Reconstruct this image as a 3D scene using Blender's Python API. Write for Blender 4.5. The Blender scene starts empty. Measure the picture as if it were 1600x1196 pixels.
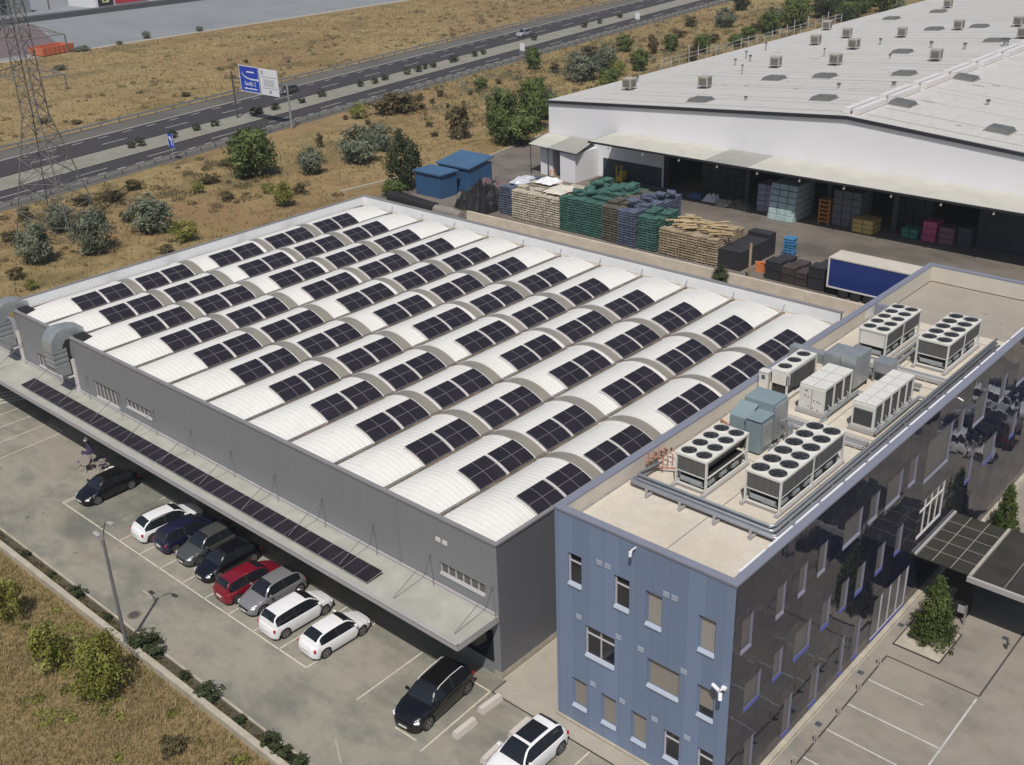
import bpy, math, random
from mathutils import Vector, Matrix
R = math.radians
rnd = random.Random(7)
sc = bpy.context.scene
COL = sc.collection

# ---------------------------------------------------------------- camera
cam_d = bpy.data.cameras.new("camera")
cam = bpy.data.objects.new("camera", cam_d)
COL.objects.link(cam)
yaw, pitch, roll, foc = -0.7474, 0.4462, -0.0363, 1708.77
fw = Vector((math.sin(yaw)*math.cos(pitch), math.cos(yaw)*math.cos(pitch), -math.sin(pitch)))
rt = Vector((math.cos(yaw), -math.sin(yaw), 0))
up = rt.cross(fw)
r2 = rt*math.cos(roll) + up*math.sin(roll)
u2 = -rt*math.sin(roll) + up*math.cos(roll)
mw = Matrix(((r2.x, u2.x, -fw.x), (r2.y, u2.y, -fw.y), (r2.z, u2.z, -fw.z))).to_4x4()
mw.translation = Vector((32.1195, -33.0312, 39.582))
cam.matrix_world = mw
cam_d.sensor_width = 36
cam_d.lens = foc/1600*36
cam_d.clip_end = 4000
cam_d.clip_start = 0.5
sc.camera = cam
sc.render.resolution_x = 1024
sc.render.resolution_y = 765
sc.render.resolution_percentage = 100

# ---------------------------------------------------------------- world, sun, exposure
SUN = Vector((0.38, -0.50, 1.0)).normalized()
elev = math.asin(SUN.z)
w = bpy.data.worlds.new("World")
sc.world = w
w.use_nodes = True
nt = w.node_tree
nt.nodes.clear()
sky = nt.nodes.new('ShaderNodeTexSky')
sky.sky_type = 'NISHITA'
sky.sun_disc = False
sky.sun_elevation = elev
sky.sun_rotation = math.atan2(SUN.x, SUN.y)
sky.air_density = 1.0
sky.dust_density = 2.0
bg = nt.nodes.new('ShaderNodeBackground')
bg.inputs['Strength'].default_value = 0.072
out = nt.nodes.new('ShaderNodeOutputWorld')
nt.links.new(sky.outputs[0], bg.inputs[0])
nt.links.new(bg.outputs[0], out.inputs[0])
sl = bpy.data.lights.new("sun", 'SUN')
sl.energy = 3.85
sl.angle = R(0.6)
sl.color = (1.0, 0.955, 0.89)
so = bpy.data.objects.new("sun", sl)
COL.objects.link(so)
so.location = (40, -60, 120)
so.rotation_euler = (-SUN).to_track_quat('-Z', 'Y').to_euler()
sc.view_settings.view_transform = 'Standard'
sc.view_settings.look = 'None'
sc.view_settings.exposure = 0.0
sc.view_settings.gamma = 1.0
sc.view_settings.use_curve_mapping = False

# ---------------------------------------------------------------- materials
def _new(name):
    m = bpy.data.materials.new(name)
    m.use_nodes = True
    nt = m.node_tree
    b = nt.nodes['Principled BSDF']
    return m, nt, b, nt.nodes, nt.links

def noise(nt, scale, detail=4, vec=None, rough=0.6):
    n = nt.nodes.new('ShaderNodeTexNoise')
    n.inputs['Scale'].default_value = scale
    n.inputs['Detail'].default_value = detail
    n.inputs['Roughness'].default_value = rough
    if vec: nt.links.new(vec, n.inputs['Vector'])
    return n.outputs['Fac']

def ramp(nt, fac, stops):
    r = nt.nodes.new('ShaderNodeValToRGB')
    e = r.color_ramp.elements
    while len(e) < len(stops): e.new(0.5)
    for k, (p, c) in enumerate(stops):
        e[k].position = p
        e[k].color = (c[0], c[1], c[2], 1) if isinstance(c, (tuple, list)) else (c, c, c, 1)
    nt.links.new(fac, r.inputs[0])
    return r.outputs[0]

def mix(nt, fac, a, b, mode='MIX'):
    n = nt.nodes.new('ShaderNodeMix')
    n.data_type = 'RGBA'
    n.blend_type = mode
    if isinstance(fac, (int, float)): n.inputs[0].default_value = fac
    else: nt.links.new(fac, n.inputs[0])
    for i, v in ((6, a), (7, b)):
        if isinstance(v, (tuple, list)): n.inputs[i].default_value = (v[0], v[1], v[2], 1)
        else: nt.links.new(v, n.inputs[i])
    return n.outputs[2]

def math_(nt, op, a, b=None, clamp=False):
    n = nt.nodes.new('ShaderNodeMath')
    n.operation = op
    n.use_clamp = clamp
    for i, v in ((0, a), (1, b)):
        if v is None: continue
        if isinstance(v, (int, float)): n.inputs[i].default_value = v
        else: nt.links.new(v, n.inputs[i])
    return n.outputs[0]

def pos(nt):
    return nt.nodes.new('ShaderNodeNewGeometry').outputs['Position']

def mapped(nt, vec, sc_=(1, 1, 1), rot=(0, 0, 0)):
    n = nt.nodes.new('ShaderNodeMapping')
    n.inputs['Scale'].default_value = sc_
    n.inputs['Rotation'].default_value = rot
    nt.links.new(vec, n.inputs['Vector'])
    return n.outputs[0]

def sepxyz(nt, vec):
    n = nt.nodes.new('ShaderNodeSeparateXYZ')
    nt.links.new(vec, n.inputs[0])
    return n.outputs

def bump(nt, b, h, strength=0.3, dist=0.05):
    n = nt.nodes.new('ShaderNodeBump')
    n.inputs['Strength'].default_value = strength
    n.inputs['Distance'].default_value = dist
    nt.links.new(h, n.inputs['Height'])
    nt.links.new(n.outputs[0], b.inputs['Normal'])

def mul(c, k): return tuple(min(1, v*k) for v in c)

def mat(name, c, rough=0.6, metal=0.0, var=0.12, scale=0.6, bmp=0.0, bscale=15, spec=0.5, coat=0, ior=None):
    m, nt, b, N, L = _new(name)
    P = pos(nt)
    f = noise(nt, scale, 5, P)
    f2 = noise(nt, scale*11, 3, P)
    col = ramp(nt, f, [(0.3, mul(c, 1-var)), (0.7, mul(c, 1+var))])
    col = mix(nt, math_(nt, 'MULTIPLY', f2, 0.35), col, mul(c, 1-var*1.4))
    L.new(col, b.inputs['Base Color'])
    b.inputs['Roughness'].default_value = rough
    b.inputs['Metallic'].default_value = metal
    b.inputs['Specular IOR Level'].default_value = spec
    if ior: b.inputs['IOR'].default_value = ior
    if coat:
        b.inputs['Coat Weight'].default_value = coat
        b.inputs['Coat Roughness'].default_value = 0.06
    if bmp: bump(nt, b, noise(nt, bscale, 4, P), bmp, 0.03)
    return m

def mat_ground():
    m, nt, b, N, L = _new('dry_grassland')
    P = pos(nt)
    big = noise(nt, 0.035, 6, P, 0.62)
    mid = noise(nt, 0.35, 6, P, 0.7)
    st = noise(nt, 1.0, 5, mapped(nt, P, (0.5, 1.8, 1), (0, 0, 0.5)), 0.75)
    fine = noise(nt, 7.0, 5, P, 0.8)
    c = ramp(nt, mid, [(0.28, (0.17, 0.138, 0.072)), (0.46, (0.315, 0.232, 0.108)), (0.60, (0.40, 0.30, 0.145)), (0.78, (0.48, 0.37, 0.19))])
    c = mix(nt, ramp(nt, big, [(0.44, 0), (0.60, 0.85)]), c, (0.30, 0.19, 0.10))
    c = mix(nt, ramp(nt, noise(nt, 0.085, 6, P, 0.65), [(0.50, 0), (0.66, 0.7)]), c, (0.125, 0.105, 0.045))
    c = mix(nt, ramp(nt, noise(nt, 0.022, 5, mapped(nt, P, (1, 1, 1), (0, 0, 1))), [(0.50, 0), (0.68, 0.55)]), c, (0.40, 0.31, 0.16))
    c = mix(nt, ramp(nt, noise(nt, 0.18, 6, mapped(nt, P, (1.5, 0.6, 1), (0, 0, 0.3)), 0.7), [(0.54, 0), (0.72, 0.75)]), c, (0.075, 0.06, 0.033))
    c = mix(nt, ramp(nt, st, [(0.50, 0), (0.78, 0.5)]), c, (0.10, 0.078, 0.04))
    c = mix(nt, ramp(nt, fine, [(0.3, 0.42), (0.7, 0.0)]), c, (0.12, 0.093, 0.045), 'MIX')
    L.new(c, b.inputs['Base Color'])
    b.inputs['Roughness'].default_value = 0.95
    b.inputs['Specular IOR Level'].default_value = 0.1
    bump(nt, b, math_(nt, 'ADD', mid, math_(nt, 'MULTIPLY', fine, 0.5)), 0.8, 0.35)
    return m

def mat_concrete(name, c, dark, stain=0.7, sc1=0.16, tracks=True):
    m, nt, b, N, L = _new(name)
    P = pos(nt)
    a = noise(nt, sc1, 6, mapped(nt, P, (1, 1.6, 1), (0, 0, 0.6)), 0.62)
    d = noise(nt, sc1*3.7, 6, P, 0.7)
    f = noise(nt, 9, 4, P, 0.7)
    col = ramp(nt, d, [(0.3, mul(c, 0.9)), (0.7, mul(c, 1.08))])
    col = mix(nt, ramp(nt, a, [(0.47, 0), (0.64, stain)]), col, dark)
    col = mix(nt, ramp(nt, noise(nt, sc1*1.4, 4, P), [(0.52, 0), (0.72, 0.5)]), col, mul((c[0]*1.03, c[1]*0.93, c[2]*0.86), 1.0))
    if tracks:
        a2 = noise(nt, 0.33, 7, mapped(nt, P, (1, 1.5, 1), (0, 0, -0.4)), 0.68)
        col = mix(nt, ramp(nt, a2, [(0.50, 0), (0.66, 0.6)]), col, mul(dark, 1.15))
        a3 = noise(nt, 0.8, 6, P, 0.7)
        col = mix(nt, ramp(nt, a3, [(0.57, 0), (0.72, 0.5)]), col, mul(c, 0.55))
        t = noise(nt, 1.0, 3, mapped(nt, P, (0.05, 1.3, 1), (0, 0, 0.05)), 0.5)
        col = mix(nt, ramp(nt, t, [(0.55, 0), (0.75, 0.35)]), col, mul(dark, 1.1))
    col = mix(nt, ramp(nt, f, [(0.35, 0.22), (0.6, 0)]), col, mul(c, 0.6))
    sp = noise(nt, 1.1, 2, P, 0.4)
    col = mix(nt, ramp(nt, sp, [(0.72, 0), (0.78, 0.55)]), col, mul(dark, 0.6))
    L.new(col, b.inputs['Base Color'])
    b.inputs['Roughness'].default_value = 0.85
    b.inputs['Specular IOR Level'].default_value = 0.3
    bump(nt, b, f, 0.25, 0.02)
    return m

def mat_vault(name, c, ribs=True, axis=1, pitch_=0.34, dirt=0.5):
    m, nt, b, N, L = _new(name)
    P = pos(nt)
    o = sepxyz(nt, P)
    wv = math_(nt, 'SINE', math_(nt, 'MULTIPLY', o[axis], 2*math.pi/pitch_))
    s = noise(nt, 0.5, 6, mapped(nt, P, (2.2, 0.7, 1)), 0.7)
    s2 = noise(nt, 2.6, 5, mapped(nt, P, (0.5, 2.4, 1)), 0.75)
    col = mix(nt, ramp(nt, s, [(0.48, 0), (0.75, dirt)]), c, mul((c[0]*0.98, c[1]*0.93, c[2]*0.84), 0.78))
    col = mix(nt, ramp(nt, s2, [(0.53, 0), (0.78, dirt*0.9)]), col, mul(c, 0.58))
    sp = noise(nt, 6.0, 2, P, 0.5)
    col = mix(nt, ramp(nt, sp, [(0.70, 0), (0.76, 0.5)]), col, mul(c, 0.4))
    if ribs:
        col = mix(nt, ramp(nt, wv, [(0.0, 0.10), (0.35, 0.0)]), col, mul(c, 0.6))
    L.new(col, b.inputs['Base Color'])
    b.inputs['Roughness'].default_value = 0.5
    b.inputs['Specular IOR Level'].default_value = 0.35
    if ribs: bump(nt, b, wv, 0.16, 0.04)
    return m

def mat_pv():
    m, nt, b, N, L = _new('photovoltaic_cells')
    uv = N.new('ShaderNodeUVMap').outputs[0]
    o = sepxyz(nt, uv)
    u, v = o[0], o[1]
    def line(coord, n, wd):
        f = math_(nt, 'FRACT', math_(nt, 'MULTIPLY', coord, n))
        d = math_(nt, 'ABSOLUTE', math_(nt, 'SUBTRACT', f, 0.5))
        return math_(nt, 'GREATER_THAN', d, 0.5-wd)
    l1 = line(v, 6, 0.045)
    l2 = line(u, 22, 0.05)
    mid = math_(nt, 'LESS_THAN', math_(nt, 'ABSOLUTE', math_(nt, 'SUBTRACT', u, 0.5)), 0.009)
    P = pos(nt)
    base = ramp(nt, noise(nt, 0.7, 3, P), [(0.3, (0.012, 0.010, 0.014)), (0.7, (0.022, 0.018, 0.025))])
    col = mix(nt, math_(nt, 'MULTIPLY', l2, 0.35), base, (0.05, 0.05, 0.07))
    col = mix(nt, math_(nt, 'MULTIPLY', l1, 0.5), col, (0.085, 0.08, 0.095))
    col = mix(nt, mid, col, (0.16, 0.155, 0.165))
    ed = math_(nt, 'GREATER_THAN', math_(nt, 'ABSOLUTE', math_(nt, 'SUBTRACT', v, 0.5)), 0.486)
    col = mix(nt, ed, col, (0.21, 0.20, 0.22))
    L.new(col, b.inputs['Base Color'])
    b.inputs['Roughness'].default_value = 0.3
    b.inputs['Specular IOR Level'].default_value = 0.28
    return m

def mat_cladding(name, c, axis=0, pitch_=0.9, seam=0.03, var=0.07, rough=0.5, vert=0.12, off=0.0):
    m, nt, b, N, L = _new(name)
    P = pos(nt)
    o = sepxyz(nt, P)
    t = math_(nt, 'MULTIPLY', math_(nt, 'ADD', o[axis], off), 1/pitch_)
    fr = math_(nt, 'FRACT', math_(nt, 'ADD', t, 100))
    idx = math_(nt, 'FLOOR', math_(nt, 'ADD', t, 100))
    wn = N.new('ShaderNodeTexWhiteNoise')
    wn.noise_dimensions = '1D'
    L.new(idx, wn.inputs['W'])
    col = ramp(nt, wn.outputs['Value'], [(0, mul(c, 1-var)), (1, mul(c, 1+var))])
    st = noise(nt, 0.8, 5, mapped(nt, P, (1.6, 1.6, 0.25)), 0.65)
    col = mix(nt, ramp(nt, st, [(0.4, 0), (0.8, vert*3)]), col, mul(c, 0.82))
    ln = math_(nt, 'LESS_THAN', fr, seam)
    col = mix(nt, math_(nt, 'MULTIPLY', ln, 0.6), col, mul(c, 0.45))
    L.new(col, b.inputs['Base Color'])
    b.inputs['Roughness'].default_value = rough
    b.inputs['Specular IOR Level'].default_value = 0.4
    return m

def mat_leaf(name, c1, c2, c3):
    m, nt, b, N, L = _new(name)
    uv = N.new('ShaderNodeUVMap').outputs[0]
    o = sepxyz(nt, uv)
    P = pos(nt)
    f = noise(nt, 0.9, 4, P, 0.7)
    k = math_(nt, 'ADD', math_(nt, 'MULTIPLY', o[0], 0.6), math_(nt, 'MULTIPLY', f, 0.4))
    col = ramp(nt, k, [(0.15, c1), (0.5, c2), (0.85, c3)])
    L.new(col, b.inputs['Base Color'])
    b.inputs['Roughness'].default_value = 0.75
    b.inputs['Specular IOR Level'].default_value = 0.2
    b.inputs['Subsurface Weight'].default_value = 0.0
    # thin-leaf translucency
    tr = N.new('ShaderNodeBsdfTranslucent')
    L.new(col, tr.inputs[0])
    mx = N.new('ShaderNodeMixShader')
    mx.inputs[0].default_value = 0.35
    L.new(b.outputs[0], mx.inputs[1]); L.new(tr.outputs[0], mx.inputs[2])
    L.new(mx.outputs[0], N['Material Output'].inputs[0])
    return m

def mat_paint(name, c, metal=0.3, rough=0.28):
    return mat(name, c, rough=rough, metal=metal, var=0.04, scale=2.0, coat=0.8)

M = {}
M['ground'] = mat_ground()
M['lot'] = mat_concrete('weathered_lot_concrete', (0.28, 0.262, 0.215), (0.115, 0.12, 0.105), 0.85, 0.12)

M['court'] = mat_concrete('forecourt_paving', (0.275, 0.248, 0.212), (0.17, 0.16, 0.14), 0.7, 0.2, False)
M['yard'] = mat_concrete('yard_concrete', (0.175, 0.155, 0.132), (0.085, 0.076, 0.064), 0.85, 0.08)
M['path'] = mat_concrete('pale_path_concrete', (0.36, 0.33, 0.28), (0.25, 0.23, 0.2), 0.4, 0.3, False)
M['farlot'] = mat_concrete('grey_industrial_paving', (0.235, 0.25, 0.26), (0.17, 0.185, 0.20), 0.5, 0.03)
M['asphalt'] = mat_concrete('asphalt', (0.048, 0.044, 0.047), (0.04, 0.038, 0.04), 0.8, 0.05, False)
M['asphalt_old'] = mat_concrete('worn_asphalt', (0.125, 0.12, 0.105), (0.09, 0.088, 0.08), 0.8, 0.05, False)
M['median'] = mat_concrete('median_gravel', (0.25, 0.24, 0.20), (0.17, 0.165, 0.14), 0.6, 0.2, False)
M['paint'] = mat('road_paint', (0.56, 0.53, 0.43), 0.8, var=0.25, scale=3)
M['paint_w'] = mat('white_road_paint', (0.50, 0.50, 0.47), 0.8, var=0.3, scale=2)
M['soil'] = mat('planter_soil', (0.075, 0.066, 0.042), 0.95, var=0.4, scale=1.5, bmp=0.6, bscale=6)
M['kerb'] = mat('kerb_concrete', (0.40, 0.36, 0.29), 0.9, var=0.2, scale=1.2)
M['wallcon'] = mat('cast_concrete', (0.52, 0.455, 0.375), 0.9, var=0.15, scale=0.7)
M['darkline'] = mat('expansion_joint', (0.05, 0.045, 0.04), 0.9)
M['roof'] = mat_vault('white_vault_sheet', (0.69, 0.68, 0.645), dirt=0.35)
M['skylight'] = mat('translucent_roof_sheet', (0.235, 0.218, 0.185), 0.45, var=0.08, scale=0.8)
M['gutter'] = mat('dirty_gutter', (0.50, 0.45, 0.39), 0.7, var=0.35, scale=1.6)
M['grime'] = mat('gutter_grime', (0.17, 0.135, 0.10), 0.9, var=0.5, scale=1.2)
M['rail'] = mat('white_aluminium_rail', (0.66, 0.63, 0.62), 0.4, var=0.05)
M['cap'] = mat('grey_coping', (0.22, 0.215, 0.22), 0.45, var=0.08)
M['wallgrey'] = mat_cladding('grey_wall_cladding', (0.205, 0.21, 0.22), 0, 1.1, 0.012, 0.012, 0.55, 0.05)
M['wallgrey_y'] = mat_cladding('grey_wall_cladding_shaded', (0.13, 0.132, 0.145), 1, 1.1, 0.012, 0.012, 0.55, 0.05)  # darker copy of the front cladding, with the office's shade in its colour
M['inner_white'] = mat_vault('white_parapet_lining', (0.72, 0.73, 0.75), True, 1, 0.28, 0.25)
M['canopy'] = mat('canopy_top', (0.37, 0.37, 0.325), 0.6, var=0.16, scale=0.7)
M['canopy_edge'] = mat('canopy_fascia', (0.36, 0.35, 0.35), 0.45, var=0.06)
M['dark_inside'] = mat('dark_interior', (0.018, 0.018, 0.02), 0.9)
M['steel'] = mat('galvanised_steel', (0.40, 0.425, 0.43), 0.42, metal=0.55, var=0.15, scale=1.4)
M['steel_dark'] = mat('dark_steel', (0.10, 0.10, 0.105), 0.5, metal=0.3)
M['rod'] = mat('grey_rod', (0.16, 0.16, 0.165), 0.5)
M['lattice'] = mat('weathered_lattice_steel', (0.14, 0.135, 0.13), 0.7, var=.2)
M['pv'] = mat_pv()
M['pvframe'] = mat('black_panel_frame', (0.03, 0.03, 0.034), 0.4)
M['pvedge'] = mat('panel_edge_aluminium', (0.42, 0.41, 0.42), 0.4)
M['blue'] = mat_cladding('blue_metal_cladding', (0.168, 0.218, 0.325), 0, 0.905, 0.022, 0.075, 0.42, 0.08, 0.36)
M['bluecap'] = mat('blue_grey_coping', (0.20, 0.212, 0.265), 0.4, var=0.06)
M['faded'] = mat('faded_paint', (0.36, 0.34, 0.29), .85, var=.2)
M['sill'] = mat('pale_window_sill', (0.33, 0.37, 0.45), 0.5, var=0.05)
M['frame_w'] = mat('pale_window_frame', (0.48, 0.46, 0.49), 0.45, var=0.05)
M['sill_blue'] = mat('blue_window_sill', (0.065, 0.075, 0.24), 0.35, var=0.08)
M['blind'] = mat('closed_window_blind', (0.255, 0.23, 0.20), 0.7, var=0.12, scale=14)
M['blind_tex'] = mat('perforated_blind', (0.32, 0.30, 0.27), 0.7, var=0.35, scale=16)
M['glass'] = mat('dark_window_glass', (0.02, 0.022, 0.028), 0.06, var=0.2, spec=0.7)
M['pane_grey'] = mat('grey_blinded_glass', (0.115, 0.11, 0.11), 0.35, var=0.08, spec=0.5)
M['reveal'] = mat('lilac_window_reveal', (0.20, 0.20, 0.26), 0.5, var=0.06)
M['cream'] = mat_concrete('cream_roof_membrane', (0.565, 0.515, 0.435), (0.43, 0.375, 0.31), 0.4, 0.3, False)
M['roof_tan'] = mat_concrete('gravel_roof_membrane', (0.33, 0.30, 0.255), (0.26, 0.235, 0.2), 0.5, 0.2, False)
M['creamwall'] = mat('cream_parapet_lining', (0.55, 0.51, 0.44), 0.7, var=0.06, scale=0.8)
M['unit'] = mat('unit_enamel', (0.62, 0.61, 0.57), 0.4, var=0.06, scale=2)
M['coil'] = mat('condenser_coil', (0.10, 0.10, 0.097), 0.6, var=0.15, scale=4)
M['fan'] = mat('fan_black', (0.025, 0.024, 0.026), 0.45)
M['pipe'] = mat('lagged_pipe', (0.36, 0.375, 0.41), 0.38, metal=0.5, var=0.12, scale=1)
M['copper'] = mat('primed_pipe', (0.42, 0.20, 0.14), 0.6, var=0.25, scale=3)
M['ahu'] = mat('blue_grey_enamel', (0.20, 0.26, 0.285), 0.4, var=0.06)
M['white'] = mat('white_sheet_wall', (0.70, 0.70, 0.72), 0.6, var=0.035, scale=0.25)
M['bigroof'] = mat_vault('white_flat_roof', (0.53, 0.515, 0.49), False, 1, 1, 0.65)
M['roofline'] = mat('roof_seam', (0.27, 0.255, 0.24), 0.8, var=0.3, scale=2)
M['blackline'] = mat('black_gutter', (0.02, 0.02, 0.025), 0.6)
M['awning'] = mat('pale_awning_sheet', (0.47, 0.46, 0.41), 0.7, var=0.1, scale=0.5)
M['awning_g'] = mat('grey_awning_sheet', (0.30, 0.295, 0.27), 0.7, var=0.1, scale=0.5)
M['box'] = mat('beige_enamel', (0.38, 0.35, 0.30), 0.6, var=0.12, scale=2)
M['grey_lid'] = mat('grey_skylight', (0.125, 0.125, 0.115), 0.4, var=0.12, scale=2)
M['cont_blue'] = mat('blue_container_paint', (0.035, 0.095, 0.20), 0.5, var=0.15, scale=0.8)
M['tarp_blue'] = mat('blue_trailer_curtain', (0.012, 0.03, 0.16), 0.5, var=0.12, scale=0.5)
M['trailer_top'] = mat('cream_trailer_roof', (0.52, 0.48, 0.42), 0.6, var=0.08)
M['black'] = mat('matt_black', (0.012, 0.012, 0.013), 0.7)
M['rubber'] = mat('black_rubber', (0.02, 0.02, 0.02), 0.8)
M['grass_y'] = mat_leaf('straw', (0.19, 0.155, 0.07), (0.33, 0.27, 0.13), (0.48, 0.405, 0.22))
M['leaf_G'] = mat_leaf('green_leaves', (0.055, 0.082, 0.026), (0.13, 0.175, 0.052), (0.235, 0.28, 0.10))
M['leaf_O'] = mat_leaf('olive_grey_leaves', (0.09, 0.105, 0.07), (0.20, 0.225, 0.155), (0.32, 0.345, 0.26))
M['leaf_T'] = mat_leaf('dark_leaves', (0.03, 0.042, 0.018), (0.07, 0.09, 0.04), (0.16, 0.185, 0.10))
M['leaf_Y'] = mat_leaf('yellow_green_leaves', (0.09, 0.10, 0.02), (0.24, 0.25, 0.055), (0.42, 0.42, 0.13))
M['leaf_D'] = mat_leaf('dry_brown_leaves', (0.065, 0.055, 0.027), (0.15, 0.125, 0.062), (0.25, 0.21, 0.11))
M['leaf_C'] = mat_leaf('conifer_needles', (0.035, 0.055, 0.015), (0.10, 0.14, 0.04), (0.21, 0.25, 0.085))
M['bark'] = mat('bark', (0.10, 0.075, 0.05), 0.9, var=0.3, scale=4)
M['dark_glass'] = mat('car_glass', (0.012, 0.014, 0.018), 0.05, var=0.1, spec=0.8)
M['trim'] = mat('black_trim', (0.015, 0.015, 0.016), 0.5)
M['rim'] = mat('alloy_rim', (0.30, 0.30, 0.31), 0.35, metal=0.7)
M['headlight'] = mat('clear_headlight', (0.70, 0.72, 0.75), 0.12, var=0.02)
M['taillight'] = mat('red_tail_light', (0.35, 0.012, 0.02), 0.2)
M['plate'] = mat('number_plate', (0.60, 0.60, 0.56), 0.5)

def mat_facade():
    m, nt, b, N, L = _new('dark_mirror_glass')
    P = pos(nt)
    f = noise(nt, 0.35, 4, P)
    L.new(ramp(nt, f, [(0.3, (0.010, 0.011, 0.022)), (0.7, (0.02, 0.021, 0.036))]), b.inputs['Base Color'])
    b.inputs['Roughness'].default_value = 0.035
    b.inputs['IOR'].default_value = 1.62
    b.inputs['Specular Tint'].default_value = (0.82, 0.86, 1.0, 1)
    o = sepxyz(nt, P)
    iy = math_(nt, 'FLOOR', math_(nt, 'MULTIPLY', o[1], 1/1.2)); iz = math_(nt, 'FLOOR', math_(nt, 'MULTIPLY', o[2], 1/1.78))
    cv = N.new('ShaderNodeCombineXYZ'); L.new(iy, cv.inputs[0]); L.new(iz, cv.inputs[1])
    wn = N.new('ShaderNodeTexWhiteNoise'); wn.noise_dimensions = '3D'; L.new(cv.outputs[0], wn.inputs['Vector'])
    s1 = N.new('ShaderNodeVectorMath'); s1.operation = 'SUBTRACT'; L.new(wn.outputs['Color'], s1.inputs[0]); s1.inputs[1].default_value = (.5,.5,.5)
    s2 = N.new('ShaderNodeVectorMath'); s2.operation = 'SCALE'; L.new(s1.outputs[0], s2.inputs[0]); s2.inputs['Scale'].default_value = 0.035
    bn = N.new('ShaderNodeBump'); bn.inputs['Strength'].default_value = 0.25; bn.inputs['Distance'].default_value = 0.03; L.new(noise(nt, 0.8, 3, P), bn.inputs['Height'])
    s3 = N.new('ShaderNodeVectorMath'); s3.operation = 'ADD'; L.new(bn.outputs[0], s3.inputs[0]); L.new(s2.outputs[0], s3.inputs[1])
    s4 = N.new('ShaderNodeVectorMath'); s4.operation = 'NORMALIZE'; L.new(s3.outputs[0], s4.inputs[0]); L.new(s4.outputs[0], b.inputs['Normal'])
    fy_ = math_(nt, 'LESS_THAN', math_(nt, 'FRACT', math_(nt, 'MULTIPLY', o[1], 1/1.2)), 0.022); fz_ = math_(nt, 'LESS_THAN', math_(nt, 'FRACT', math_(nt, 'MULTIPLY', o[2], 1/1.78)), 0.016)
    sm = math_(nt, 'MAXIMUM', fy_, fz_)
    L.new(math_(nt, 'ADD', math_(nt, 'MULTIPLY', sm, 0.6), 0.035), b.inputs['Roughness'])
    return m
M['facade'] = mat_facade()

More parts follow.
